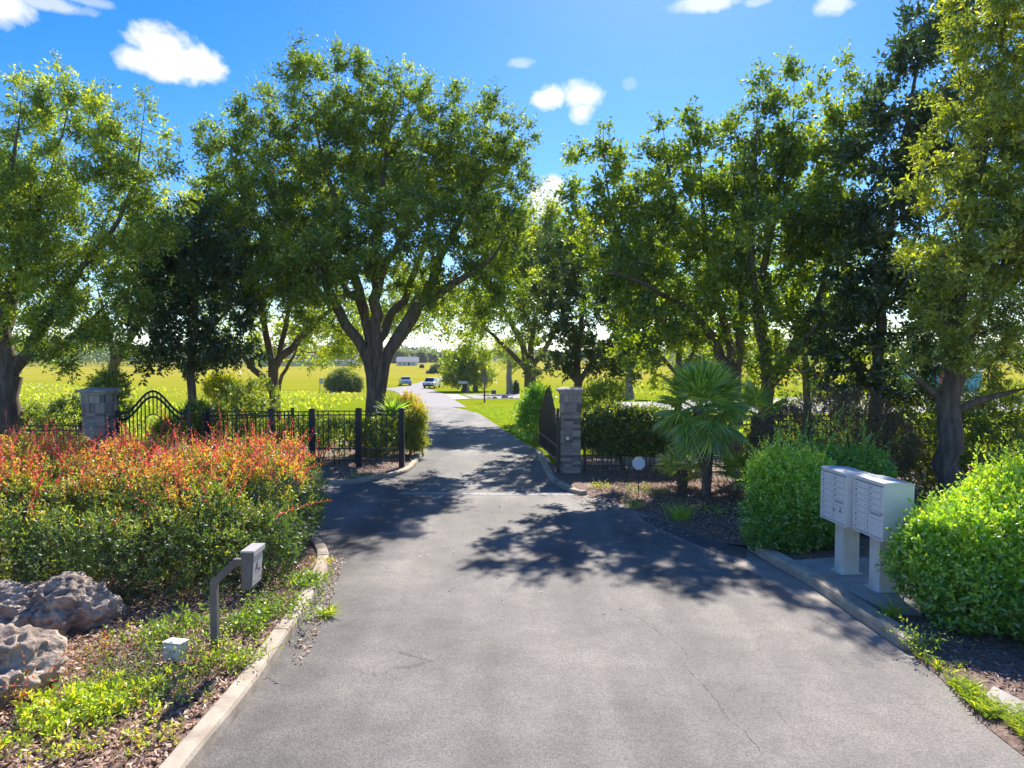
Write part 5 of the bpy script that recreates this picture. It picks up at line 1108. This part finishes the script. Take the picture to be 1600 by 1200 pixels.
# far trees one can tell apart, and the wood behind
far = [(658, 566, 7, 14, 0), (672, 562, 10, 12, .1), (688, 566, 9, 11, -.1), (703, 562, 9, 14, -.2), (625, 566, 12, 16, .1), (612, 568, 9, 16, -.1), (590, 566, 12, 15, 0), (560, 562, 14, 17, .1), (640, 565, 8, 13, .1)]
for i, (px, py, rw, rh, tb) in enumerate(far):
    Yd = [430, 455, 470, 440, 400, 420, 460, 430, 450][i]; s_ = Yd / FPX; zb = tz(0, Yd); pt = W(px, 566, Yd); pt[2] = zb
    lob = [(pt + np.array([dx * rw * s_, 0, rh * s_ * dz]), (rw * s_ * .65, rw * s_ * .6, rh * s_ * .42)) for dx, dz in ((0, .6), (-.4, .42), (.45, .45))]
    sh = shrub('distant_tree', ['bright rounded distant tree behind the low white house', 'taller distant tree above the field edge beyond the cars', 'distant tree above the bush beside the far road', 'dark distant tree nearest the round lawn tree', 'distant tree above the low white house roof', 'distant tree just right of the central oak trunk', 'distant tree seen left of the central oak trunk', 'distant tree above the round palm clump', 'distant tree between the white house and the bush'][i],
               lob, 'farleaf', 650, 5, 1.6, 1.3, wr=.7, stems=3, cat='tree', tbias=tb, group='single trees at the far edge of the field', base=pt)
def wood(name, Yd, x0, x1, hfun, n, ls, tb, seed):
    x = rng.uniform(x0, x1, n); dep = rng.random(n) ** 1.5; y = Yd + dep * 90
    h = np.array([hfun(a) * (1 + .45 * mnoise.noise(Vector((a / 9, b / 9, seed))) + .25 * mnoise.noise(Vector((a / 30, seed, 0)))) for a, b in zip(x, y)])
    z = tz(x, y) + h * (rng.random(n) ** .6); P = np.stack([x, y, z], 1)
    t = np.clip(.4 + tb + rng.normal(size=n) * .18 + np.array([mnoise.noise(Vector((a / 14, seed, 2))) for a in x]) * .35, 0, 1)
    o = put(name, leaf_mesh(name, P, rdir(n), ls * rng.uniform(.6, 1.4, n), .8, t), M['farleaf']); tag(o, 'wood closing off the far edge of the field along the horizon', None, kind='stuff')
wood('distant_wood', 495, -460, 480, lambda a: 7.5 if abs(a) < 60 else 10, 36000, 1.7, -.05, 1)
wood('left_wood', 300, -290, -70, lambda a: 8.5, 16000, 1.0, -.1, 5)
wood('right_wood', 260, 60, 300, lambda a: 10, 14000, 1.0, -.1, 8)

# ------------------------------------------------------------------ the red tipped hedge and other shrubs
def hedge_t(P):
    n = np.array([mnoise.noise(Vector(p) * 1.7) for p in P[::8]]).repeat(8)[:len(P)]
    z = P[:, 2]; base_ = .16 + np.clip((z - .75) / 1.15, 0, 1) ** 1.3 * .45
    fx = np.clip((P[:, 0] + 4.6) / 1.2, 0, 1); return base_ + n * .30 - fx * .05
lob = []
for i, x in enumerate(np.arange(-11.2, -3.9, .62)):
    yf = 10.55 if x < -6 else (10.35 if x < -5 else 10.9)
    for j, y in enumerate(np.arange(yf + .7, 14.6, .95)):
        if x > -4.4 and (y > 13.6 or y < 11.5): continue
        hv = .14 * mnoise.noise(Vector((x * .9, y * .9, 4))) - (.16 if j == 0 else 0); lob.append(((x + rng.normal() * .08, y + rng.normal() * .08, .92 + hv + rng.normal() * .06), (.62, .64, .93 + rng.normal() * .09)))
for x in np.arange(-8.4, -3.9, .55):
    yv = 10.1 if x < -6.6 else (9.95 if x < -5 else 10.3 + (x + 5) * .35); lob.append(((x, yv + rng.normal() * .06, .55 + rng.normal() * .06), (.55, .55, .66)))
lob += [((-4.25, 10.1, .5), (.45, .45, .55)), ((-3.75, 10.8, .45), (.4, .5, .5)), ((-3.85, 11.3, .55), (.42, .6, .6)), ((-4.1, 12.2, .85), (.62, .7, .9)), ((-4.15, 13.1, .85), (.62, .7, .9)), ((-4.7, 10.75, .75), (.7, .6, .8))]
shrub('red_tipped_hedge', 'large hedge with red and orange new shoots, dark green below, filling the left bed', lob, 'redhedge', 22000, 8, .17, .066, wr=.36, cat='hedge', tfun=hedge_t, tspread=.10, stems=60, stemmat='redtwig',
      fill=.22, shoots=1150, shoot_len=.52, shoot_t=.90, base=np.array([-7.2, 12.3, .05]), spread=.8, shoot_leaf=.8, long_shoots=110)
def L2(x, y, z, rx, ry, rz): return ((x, y, z), (rx, ry, rz))
def simple(px, py, rx, ry, Y, rz=None): return pl(px, py, rx, ry, Y, rz)
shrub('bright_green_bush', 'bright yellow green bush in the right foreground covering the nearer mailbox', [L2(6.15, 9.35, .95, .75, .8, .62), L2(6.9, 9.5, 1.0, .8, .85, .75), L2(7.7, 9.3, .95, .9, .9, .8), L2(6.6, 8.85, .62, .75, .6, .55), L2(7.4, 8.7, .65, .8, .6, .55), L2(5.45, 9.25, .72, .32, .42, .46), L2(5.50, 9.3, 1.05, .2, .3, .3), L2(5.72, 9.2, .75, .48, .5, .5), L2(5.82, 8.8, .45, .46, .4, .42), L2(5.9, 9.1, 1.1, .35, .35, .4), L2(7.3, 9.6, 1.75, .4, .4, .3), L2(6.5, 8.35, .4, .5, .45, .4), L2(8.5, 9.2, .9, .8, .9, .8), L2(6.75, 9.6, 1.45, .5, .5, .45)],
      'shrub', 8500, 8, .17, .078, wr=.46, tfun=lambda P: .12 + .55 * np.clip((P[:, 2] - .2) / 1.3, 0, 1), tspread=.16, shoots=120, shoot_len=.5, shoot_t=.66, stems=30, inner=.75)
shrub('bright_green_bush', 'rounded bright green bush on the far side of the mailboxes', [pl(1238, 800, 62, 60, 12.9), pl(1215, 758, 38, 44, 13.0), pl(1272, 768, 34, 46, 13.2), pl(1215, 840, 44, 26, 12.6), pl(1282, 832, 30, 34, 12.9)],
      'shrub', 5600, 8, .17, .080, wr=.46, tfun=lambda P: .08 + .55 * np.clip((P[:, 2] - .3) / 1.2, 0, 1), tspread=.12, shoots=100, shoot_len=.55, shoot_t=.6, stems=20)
shrub('arching_bush', 'green bush with long arching feathery sprays behind the farther mailbox', [pl(1300, 740, 55, 34, 14.6), pl(1350, 745, 45, 38, 14.6), pl(1330, 800, 50, 60, 14.2), pl(1260, 730, 40, 26, 14.8)],
      'shrub', 2400, 8, .16, .075, wr=.5, tbias=-.2, shoots=46, shoot_len=1.0, shoot_t=.40, stems=16, shoot_up=.8)
shrub('brown_tinged_shrub', 'dull brownish purple shrub mass behind the arching green sprays', [pl(1235, 690, 50, 50, 17.5), pl(1290, 670, 55, 55, 17.5), pl(1345, 680, 48, 55, 17.5), pl(1200, 720, 30, 50, 17), pl(1390, 700, 34, 48, 17.3)],
      'brownleaf', 5200, 8, .18, .06, wr=.4, tspread=.2, shoots=60, shoot_len=.4, shoot_t=.6, stems=20)
shrub('ivy_hedge', 'ivy covered hedge on the fence between the brick pillar and the fan palm', [pl(x, y, 30, 28, 21.5, .45) for x, y in ((930, 672), (955, 664), (985, 668), (1015, 672), (1040, 676), (965, 690), (1005, 700), (1040, 706), (1060, 690))],
      'ivy', 3800, 8, .2, .085, wr=.6, tspread=.2, stems=14, shoots=40, shoot_len=.35, shoot_t=.8, cat='hedge', zmin=.55)
shrub('tall_loose_shrub', 'loose bright sprays rising just right of the brick pillar', [pl(930, 640, 24, 30, 23.5), pl(950, 620, 20, 22, 23.8), pl(918, 668, 16, 30, 23)], 'oak_light', 900, 8, .25, .10, stems=6, shoots=30, shoot_len=.6, shoot_t=.6)
shrub('gate_shrub', 'leafy green shrub left of the open driveway gate', [pl(834, 640, 13, 20, 28.2), pl(828, 662, 11, 18, 28), pl(843, 622, 10, 13, 28.4)], 'shrub', 800, 8, .38, .12, tbias=-.22, stems=6, shoots=24, shoot_len=.6, shoot_t=.35)
shrub('right_fence_hedge', 'loose sunlit hedge along the right fence behind the foreground bush', [pl(x, y, 44, 44, Yh, .6) for x, y, Yh in ((1420, 690, 18.5), (1460, 720, 17.5), (1520, 690, 17.2), (1570, 700, 16.5), (1620, 690, 16), (1500, 760, 16.5), (1570, 770, 15.5), (1440, 650, 19), (1660, 730, 15), (1400, 655, 19.5), (1500, 650, 18), (1560, 655, 17), (1610, 650, 16.5), (1350, 640, 20))],
      'ivy', 6400, 8, .2, .085, wr=.5, tbias=.2, tspread=.2, stems=30, cat='hedge', shoots=60, shoot_len=.45, shoot_t=.8, fill=.02)
shrub('orange_leafed_shrub', 'yellow and orange leafed shrub at the road end of the left fence', [pl(643, 670, 15, 26, 25), pl(640, 640, 12, 16, 25.6), pl(650, 688, 12, 16, 24.6), pl(654, 655, 8, 18, 25)], 'orange_shrub', 2000, 8, .26, .085, tfun=lambda P: .3 + .3 * np.clip((P[:, 2] - 1) / 1.2, 0, 1), stems=10, shoots=30, shoot_len=.4, shoot_t=.7)
for (x, y, rx, ry, Yh, lb) in [(60, 665, 80, 32, 22.5, 'clipped dark hedge at the far left edge behind the red hedge'), (385, 645, 44, 44, 26, 'mixed green shrub under the forked oak'), (350, 610, 24, 20, 27, 'tall sunlit shrub beside the dark tree trunk'),
                               (170, 625, 24, 44, 23, 'upright dark shrub behind the left stone pillar'), (320, 660, 34, 26, 24, 'dark low shrub right of the arched gate'), (500, 675, 60, 22, 24.2, 'low dark shrub row behind the left fence'), (600, 680, 40, 26, 24.5, 'dark shrub behind the last fence panel at the oak trunk'), (262, 676, 20, 14, 24.5, 'pale green shrub seen through the arched gate')]:
    n = max(3, int(rx / 18)); lb_ = [pl(x + (i - (n - 1) / 2) * rx * 1.5 / n, y + rng.normal() * 3, rx / n * 1.6, ry, Yh + rng.normal() * .2) for i in range(n)]
    shrub('green_shrub', lb, lb_, 'oak_light' if 'pale' in lb or 'sunlit' in lb else 'ivy', 220 * n + 260, 8, .22, .10, tbias=.12, tspread=.2, stems=6, shoots=14 + 6 * n, shoot_len=.45, shoot_t=.7)
p = G(683, 583.5); s_ = p[1] / FPX
shrub('field_bush', 'round dusky bush beside the far road', [(p + np.array([0, 0, 5 * s_]), (9 * s_, 8 * s_, 7.5 * s_)), (p + np.array([-4 * s_, 0, 3 * s_]), (6 * s_, 6 * s_, 5 * s_))], 'farleaf', 700, 6, .6, .5, stems=3)
p = G(659, 575); s_ = p[1] / FPX
shrub('field_bush', 'tiny dark bush in the field right of the low white house', [(p + np.array([0, 0, 2 * s_]), (2 * s_, 2 * s_, 2.4 * s_))], 'magnolia', 200, 6, .4, .4, stems=2)
p = G(669, 583.5); s_ = p[1] / FPX
shrub('field_bush', 'tiny brown bush just left of the round dusky bush', [(p + np.array([0, 0, 1 * s_]), (2.2 * s_, 2 * s_, 1.3 * s_))], 'brownleaf', 120, 6, .4, .3, stems=2)

# ------------------------------------------------------------------ palms and yuccas
def frond_mesh(seed, R_=.62, pet=.55, nseg=30, span=250, droop=.22):
    rr = random.Random(seed); V = []; F = []; Tt = []
    def add(vs, fs, t):
        b = len(V); V.extend(vs); F.extend([tuple(b + i for i in f) for f in fs]); Tt.extend([t] * len(vs))
    pw = .011
    add([(0, -pw, 0), (0, pw, 0), (pet, pw * .6, .02), (pet, -pw * .6, .02), (0, 0, -pw * 1.6), (pet, 0, .02 - pw)], [(0, 1, 2), (0, 2, 3), (0, 3, 5), (0, 5, 4), (1, 4, 5), (1, 5, 2)], .95)
    for k in range(nseg):
        a = R(-span / 2 + span * (k + .5) / nseg + rr.uniform(-1.5, 1.5)); da = R(span / nseg) * .5
        L = R_ * (1 - .28 * (abs(a) / R(span / 2)) ** 2) * rr.uniform(.92, 1.05); m = L * .5
        def pt(r, an, z): return (pet + r * math.cos(an), r * math.sin(an), .02 + z)
        zz = lambda r: -droop * (r / R_) ** 2.2 * R_ - .12 * (abs(a) / R(125)) * r
        tp = rr.uniform(.3, 1.0)
        add([pt(.02, a, 0), pt(m, a - da * .97, zz(m) - .012), pt(m, a, zz(m) + .012), pt(m, a + da * .97, zz(m) - .012), pt(L * .8, a - da * .22, zz(L * .8)), pt(L * .8, a + da * .22, zz(L * .8)), pt(L, a + rr.uniform(-.03, .03), zz(L) - rr.uniform(0, .08))],
            [(0, 1, 2), (0, 2, 3), (1, 4, 2), (2, 5, 3), (2, 4, 5), (4, 6, 5)], tp)
    me = bpy.data.meshes.new('frond'); me.from_pydata(V, [], F); me.update(); a = me.attributes.new('t', 'FLOAT', 'POINT'); a.data.foreach_set('value', np.array(Tt, dtype=np.float32)); me.materials.append(M['palm']); return me
FR = [frond_mesh(i, droop=d) for i, d in enumerate((.08, .18, .3, .45))]
FD = []
for m_ in FR[2:]:
    c = m_.copy(); c.materials.clear(); c.materials.append(M['deadpalm']); FD.append(c)
def palm(base, top, nfr, scale, label, dead=6, el0=80, el1=-55, trunk_r=.1, suckers=0, seed=0):
    rr = random.Random(seed); base = np.array(base); t = thing('fan_palm', base, label, 'palm', 'fan palms in the right bed'); top = np.array(top) - base
    H = top[2]
    if H > .5:
        b = MB(); n = 22; pts = []; rad = []
        for i in range(n):
            u = i / (n - 1); pts.append(np.array([0, 0, -.1]) * (1 - u) + top * u + np.array([.06 * math.sin(u * 3), 0, 0])); rad.append(trunk_r * (.55 + .75 * min(u * 1.6, 1)) * (1 + .10 * (i % 2)))
        b.tube(pts, rad, 12); b.build('trunk', M['palmtrunk'], t, smooth=False)
        b = MB()
        for i in range(150):    # old leaf bases
            u = rr.uniform(.12, 1.0); a = rr.uniform(0, 6.283); r_ = trunk_r * (.55 + .75 * min(u * 1.6, 1)); c = top * u; d = Vector((math.cos(a), math.sin(a), rr.uniform(.5, 1.4))).normalized(); s_ = Vector((-math.sin(a), math.cos(a), 0))
            p0 = Vector(c) + Vector((math.cos(a), math.sin(a), 0)) * r_ * .85; w = rr.uniform(.015, .03); L = rr.uniform(.05, .1); nn = Vector((math.cos(a), math.sin(a), 0)) * .012
            b.add([p0 - s_ * w, p0 + s_ * w, p0 + d * L + s_ * w * .4, p0 + d * L - s_ * w * .4, p0 - s_ * w + nn, p0 + s_ * w + nn], [(0, 1, 2, 3), (4, 5, 2, 3), (0, 4, 3), (1, 2, 5)])
        b.build('leaf_bases', M['palmtrunk'], t)
    for i in range(nfr + dead):
        u = i / nfr; el = el0 + (el1 - el0) * min(u, 1) ** .9 + rr.uniform(-7, 7); az = i * 137.5 + rr.uniform(-14, 14); isd = i >= nfr
        if isd: el = rr.uniform(-84, -68)
        me = (FD[i % 2] if isd else FR[min(3, int(u * 3 + rr.random()))])
        o = link(bpy.data.objects.new('dead_frond' if isd else 'frond', me)); o.parent = t; s_ = scale * rr.uniform(.85, 1.12) * (.6 if isd else 1)
        o.scale = (s_, s_, s_); q = Matrix.Rotation(R(az), 4, 'Z') @ Matrix.Rotation(R(-el), 4, 'Y') @ Matrix.Rotation(rr.uniform(-.35, .35), 4, 'X')
        o.rotation_euler = q.to_euler(); o.location = (top[0], top[1], top[2] - .02 - .25 * u * min(scale, 1) * (H > .5)) if not isd else (top[0], top[1], top[2] - .28)
    return t
pb = G(1104, 782, .07); palm(pb, W(1094, 634, pb[1]), 64, 1.12, 'tall fan palm with a rough bare trunk and full round crown', dead=14, seed=1, trunk_r=.14)
palm(W(1182, 715, 18.6) * [1, 1, 0] + [0, 0, .07], W(1180, 650, 18.6), 17, .92, 'smaller fan palm with upright bright fronds behind and right of the tall palm', dead=7, el0=82, el1=-30, seed=2, trunk_r=.1)
palm(G(1160, 778, .07), G(1160, 778, .07) + [0, 0, .5], 16, .8, 'low dark fan palm clump at the right foot of the tall palm', dead=0, el0=75, el1=0, seed=3)
palm(G(1064, 768, .07), G(1064, 768, .07) + [0, 0, .55], 12, .8, 'low fan palm sucker at the left foot of the tall palm', dead=0, el0=70, el1=0, seed=4)
def rosette(name, c, n, L, w, label, mat, seed, el=(15, 85), cat='plant'):
    r2 = np.random.default_rng(seed); az = r2.uniform(0, 6.283, n); e = np.radians(r2.uniform(*el, n)); D = np.stack([np.cos(az) * np.cos(e), np.sin(az) * np.cos(e), np.sin(e)], 1)
    o = thing(name, c, label, cat); put('leaves', blade_mesh('leaves', D * .02 * L, D, L * r2.uniform(.7, 1.1, n), np.full(n, w), r2.uniform(.2, .8, n), .25), M[mat], o); return o
rosette('yucca', W(613, 668, 24.6) * [1, 1, 0] + [0, 0, 1.45], 70, .95, .04, 'spiky yucca rosette between the oak trunk and the orange shrub', 'palm', 3)
p = G(536, 612); s_ = p[1] / FPX
shrub('palm_clump', 'rounded palm clump standing alone in the field left of the oak trunk', [(p + np.array([0, 0, 13 * s_]), (22 * s_, 20 * s_, 14 * s_)), (p + np.array([14 * s_, 0, 10 * s_]), (13 * s_, 12 * s_, 10 * s_)), (p + np.array([0, 0, 22 * s_]), (10 * s_, 10 * s_, 9 * s_))], 'farleaf', 1600, 6, .5, .5, wr=.25, stems=6, tbias=.25)
rosette('pampas_tuft', p + np.array([6 * s_, -.6, 12 * s_]), 70, 1.8, .05, 'spiky fronds on top of the round palm clump in the field', 'palm', 5, el=(10, 85))

# ------------------------------------------------------------------ grass, weeds, mulch and litter
def scatter(poly, n, z=0, clump=0):
    poly = np.array([p[:2] for p in poly]); lo, hi = poly.min(0), poly.max(0); out = []
    while sum(len(o) for o in out) < n:
        q = rng.uniform(lo, hi, (n, 2)); k = inside(poly, q[:, 0], q[:, 1])
        if clump:
            nn = np.array([mnoise.noise(Vector((a[0] * clump, a[1] * clump, 5))) for a in q]); k &= nn > rng.uniform(-.35, .3, len(q))
        out.append(q[k])
    q = np.concatenate(out)[:n]; return np.stack([q[:, 0], q[:, 1], tz(q[:, 0], q[:, 1]) + z], 1)
def stuff(name, me, mt, label):
    o = put(name, me, M[mt]); o['kind'] = 'stuff'; o['label'] = label; return o
def blades(name, P, L, w, mt, label, tb=.45, lean=.5, droop=.3):
    n = len(P); D = unit(rdir(n) * [1, 1, .3] * lean + [0, 0, 1]); stuff(name, blade_mesh(name, P, D, L * rng.uniform(.5, 1.3, n), w * rng.uniform(.7, 1.2, n), np.clip(tb + rng.normal(size=n) * .2, 0, 1), droop), mt, label)
def chips(name, P, ls, wr, mt, label, tb=.35, tilt=.35, ts=.25):
    n = len(P); D = unit(rdir(n) * [1, 1, tilt]); P = P + [0, 0, .006]; P[:, 2] += rng.random(n) * .018
    stuff(name, leaf_mesh(name, P, D, ls * rng.uniform(.5, 1.4, n), wr, np.clip(tb + rng.normal(size=n) * ts, 0, 1), fold=.35, flat=1.6), mt, label)
lb_poly = [p for p in left_bed]
near_left = [(-8, 5), (-2.95, 5), (-2.95, 9.0), (-3.05, 11.6), (-4, 12.4), (-4.5, 11), (-8, 10)]
chips('bark_mulch', scatter(near_left, 26000, .10), .068, .42, 'litter', 'bark mulch chips covering the left bed', .45)
chips('right_mulch', scatter([tuple(g2(*p)) for p in [(922, 765), (985, 790), (1078, 828), (1150, 852), (1185, 845), (1240, 800), (1180, 765), (1080, 742), (920, 738)]], 16000, .08), .06, .42, 'litter', 'bark mulch chips and dry leaves under the palms', .42)
chips('verge_mulch', scatter([(5.15, 6.0), (4.95, 8.5), (7, 9.5), (10, 9.5), (10, 4.5), (6, 4.8)], 9000, .08), .06, .42, 'litter', 'dark bark mulch under the bright foreground bush', .12)
chips('island_litter', scatter([tuple(g2(*p, .1)) for p in [(536, 752), (592, 743), (632, 733), (655, 712), (660, 680), (560, 690), (420, 700), (420, 745)]], 6000, .1), .06, .5, 'litter', 'dry leaves and sand inside the fence island', .6)
chips('road_litter', np.concatenate([scatter([tuple(g2(*p)) for p in [(512, 900), (520, 872), (516, 860), (540, 865), (530, 905), (500, 985), (470, 1040), (455, 1030), (488, 958)]], 420, .008), scatter([tuple(g2(*p)) for p in [(905, 772), (985, 797), (1078, 836), (1060, 846), (960, 806), (890, 776)]], 500, .008),
      scatter([tuple(g2(*p)) for p in [(840, 700), (870, 745), (900, 768), (880, 768), (845, 745), (820, 700)]], 300, .008), scatter([tuple(g2(*p)) for p in [(560, 770), (1100, 770), (1200, 900), (1000, 1000), (600, 900)]], 160, .008)]), .05, .5, 'litter', 'scattered dry leaves on the asphalt edges', .6)
# strip of sand and weeds in the left kerb foot
lawn_r = [tuple(g2(*p)) for p in [(848, 703), (812, 683), (778, 661), (748, 642), (740, 634), (820, 634), (845, 660), (856, 690)]]
blades('lawn_grass', scatter(lawn_r, 16000, -.02, .5), .13, .012, 'grass', 'shaded lawn grass along the right road edge', .42, .6)
blades('field_edge_grass', scatter([(-26, 27.5), (-4.6, 27.5), (-6.5, 40), (-30, 44)], 7000, -.02, .3), .26, .035, 'grass', 'grass at the near edge of the left field', .6, .6)
blades('field_tufts', scatter([(-70, 44), (-12, 44), (-17, 90), (-90, 130)], 5000, -.03, .1), .34, .07, 'grass', 'scattered taller tufts over the left field', .7, .8)
blades('right_field_tufts', scatter([(4, 52), (70, 50), (90, 130), (12, 130)], 4000, -.03, .1), .34, .07, 'grass', 'scattered taller tufts over the right field', .6, .8)
blades('right_lawn_grass', scatter([(1.5, 30), (24, 26), (40, 44), (2, 46)], 7000, -.03, .3), .26, .035, 'grass', 'grass of the lawn behind the right fence', .55, .6)
blades('verge_grass', np.concatenate([scatter([tuple(g2(*p, .05)) for p in [(1425, 1018), (1470, 1046), (1500, 1080), (1560, 1110), (1610, 1160), (1640, 1150), (1560, 1085), (1500, 1040), (1450, 1005)]], 1500, .02, .9), scatter([tuple(g2(*p, .05)) for p in [(1480, 1062), (1540, 1120), (1580, 1120), (1520, 1070)]], 700, .02)]), .16, .008, 'grass', 'ragged grass and weeds on the right road verge', .5, .9, .5)
def tuft(name, c, n, L, w, mt, label, cat='grass tuft', tb=.5, sp=.08, lean=.8, group=None):
    o = thing(name, c, label, cat, group); q = rng.normal(size=(n, 3)) * [sp, sp, 0]; D = unit(rdir(n) * [1, 1, .3] * lean + [0, 0, 1])
    put('blades', blade_mesh('blades', q, D, L * rng.uniform(.5, 1.2, n), np.full(n, w), np.clip(tb + rng.normal(size=n) * .2, 0, 1), .35), M[mt], o); return o
tuft('grass_tuft', G(510, 962), 90, .26, .007, 'grass', 'bright grass tuft growing out of the left kerb foot onto the road', sp=.05, lean=1.5)
tuft('grass_tuft', G(1392, 962, .1), 60, .32, .008, 'grass', 'grass tuft at the corner of the mailbox landing', sp=.05, lean=1.2)
tuft('grass_tuft', G(1062, 812, .07), 140, .5, .007, 'weed', 'dry yellow green tuft at the front of the palm bed', sp=.09, tb=.55)
tuft('grass_tuft', G(990, 792, .07), 80, .3, .007, 'weed', 'weedy tuft round the foot of the octagonal sign', sp=.1, tb=.3)
def weed(c, n, h, label, mt='weed', ls=.045, sp=.25, stem='twig', tb=.5, wr=.4, cat='weed', group=None, nl=10, up=1.0):
    root = thing('weed_plant', c, label, cat, group); b = MB(); Ps = []; Ds = []; Ss = []
    for i in range(n):
        o = np.r_[rng.normal(size=2) * sp * .45, 0]; d = unit(np.r_[rng.normal(size=2) * .55, up]); L = h * rng.uniform(.45, 1.15); bd = np.r_[rng.normal(size=2) * .3, -.15]
        pts = [o + d * L * u + bd * L * u * u for u in np.linspace(0, 1, 5)]; b.tube(pts, [.0035, .003, .0025, .002, .001], 3, cap=False)
        u = (np.arange(nl) + rng.random(nl)) / nl; Ps.append(o + d * L * u[:, None] + bd * L * (u ** 2)[:, None]); Ds.append(unit(d * .5 + rdir(nl))); Ss.append(ls * rng.uniform(.6, 1.3, nl))
    b.build('stems', M[stem], root)['kind'] = 'stuff'; P = np.concatenate(Ps)
    put('foliage', leaf_mesh('foliage', P, np.concatenate(Ds), np.concatenate(Ss), wr, np.clip(tb + rng.normal(size=len(P)) * .18, 0, 1)), M[mt], root); return root
weed(G(340, 1042, .1), 90, .42, 'yellow green weed clump round the foot of the keypad post', sp=.42, tb=.6)
weed(G(385, 1040, .1), 22, .28, 'small green weed against the kerb right of the keypad post', sp=.2, tb=.45)
weed(G(215, 1060, .1), 130, .5, 'sprawling grey green weed left of the white electrical box', mt='greyweed', sp=.55, tb=.5, ls=.035)
weed(G(270, 1090, .1), 40, .34, 'grey green weed in front of the white electrical box', mt='greyweed', sp=.35, tb=.4, ls=.04)
weed(G(120, 1115, .1), 130, .26, 'low bright yellow green creeper in front of the big boulder', sp=.6, tb=.7, ls=.07, nl=16)
weed(G(190, 1100, .1), 140, .24, 'low bright creeper between the boulder and the grey weeds', sp=.6, tb=.62, ls=.055)
weed(G(230, 1165, .1), 26, .16, 'yellowing weed in the mulch near the kerb at the bottom', sp=.35, tb=.8)
weed(G(110, 1180, .1), 24, .2, 'pale dry weed at the bottom left corner of the bed', sp=.3, tb=.8)
weed(G(78, 1080, .1), 14, .75, 'thin upright red and orange stems in front of the boulders', mt='redhedge', sp=.25, tb=.72, stem='redtwig', nl=18, ls=.035)
weed(G(25, 1110, .1), 10, .5, 'small red stemmed sapling before the nearest boulder', mt='redhedge', sp=.15, tb=.65, stem='redtwig', nl=16, ls=.035)
weed(G(170, 1035, .1), 22, .5, 'red tipped shoots rising between the boulders and the box', mt='redhedge', sp=.4, tb=.6, stem='redtwig', nl=16, ls=.035)
weed(G(300, 985, .1), 60, .35, 'mixed green seedlings between the keypad post and the hedge foot', sp=.5, tb=.3, ls=.06)
weed(G(240, 1010, .1), 50, .35, 'green seedlings behind the white electrical box', sp=.5, tb=.35, ls=.055)
weed(G(375, 985, .1), 60, .3, 'small green plants right behind the keypad housing', sp=.4, tb=.3, ls=.06)
weed(G(480, 915, .1), 110, .3, 'green weeds under the end of the hedge along the kerb', sp=.35, tb=.3, ls=.05)
weed(G(430, 960, .1), 130, .34, 'leafy weeds at the hedge foot right of the keypad post', sp=.45, tb=.3, ls=.05)
weed(G(508, 880, .05), 22, .14, 'flat yellow weeds at the rounded end of the left kerb', sp=.2, tb=.8)
weed(G(1010, 770, .08), 50, .3, 'yellow green weeds in the mulch behind the octagonal sign', sp=.8, tb=.6)
weed(G(935, 762, .08), 26, .22, 'small dry weeds by the end of the gate kerb', sp=.4, tb=.7)
weed(G(1060, 745, .08), 60, .35, 'low green plants in the shade left of the palm trunk', sp=.6, tb=.15, ls=.06)
weed(G(1440, 1010, .08), 34, .34, 'feathery weed at the near end of the right kerb', sp=.25, tb=.5)
weed(G(1120, 800, .08), 30, .2, 'sparse dry weeds in the mulch in front of the palm trunk', sp=.6, tb=.7)
weed(G(560, 745, .1), 30, .16, 'low dry weeds inside the island kerb', sp=.7, tb=.85)
for px, lb in ((505, 'tall thin weed rising behind the fence below the field, left of three'), (540, 'tall thin weed rising behind the fence, middle of three'), (570, 'tall thin weed rising behind the fence next to the oak trunk')):
    c = W(px, 700, 24.6); c[2] = .1; weed(c, 9, 2.0, lb, mt='ivy', sp=.3, ls=.1, tb=.4, nl=14, up=1.6)
print('LEAVES', LEAFCOUNT[0], 'SPRAYS', SPRAYS[0])

# ------------------------------------------------------------------ the air between here and the far wood
hz = MB(); hz.box((0, 1900, 27), (5200, 4600, 60)); m_ = bpy.data.materials.new('haze'); m_.use_nodes = True; N = m_.node_tree.nodes; N.clear()
vo = N.new('ShaderNodeVolumePrincipled'); ou = N.new('ShaderNodeOutputMaterial'); m_.node_tree.links.new(vo.outputs[0], ou.inputs['Volume'])
vo.inputs['Color'].default_value = (.80, .88, 1, 1); vo.inputs['Density'].default_value = .00016; vo.inputs['Anisotropy'].default_value = .2
o = hz.build('haze', m_); tag(o, 'thin pale summer haze over the fields', None, kind='stuff')
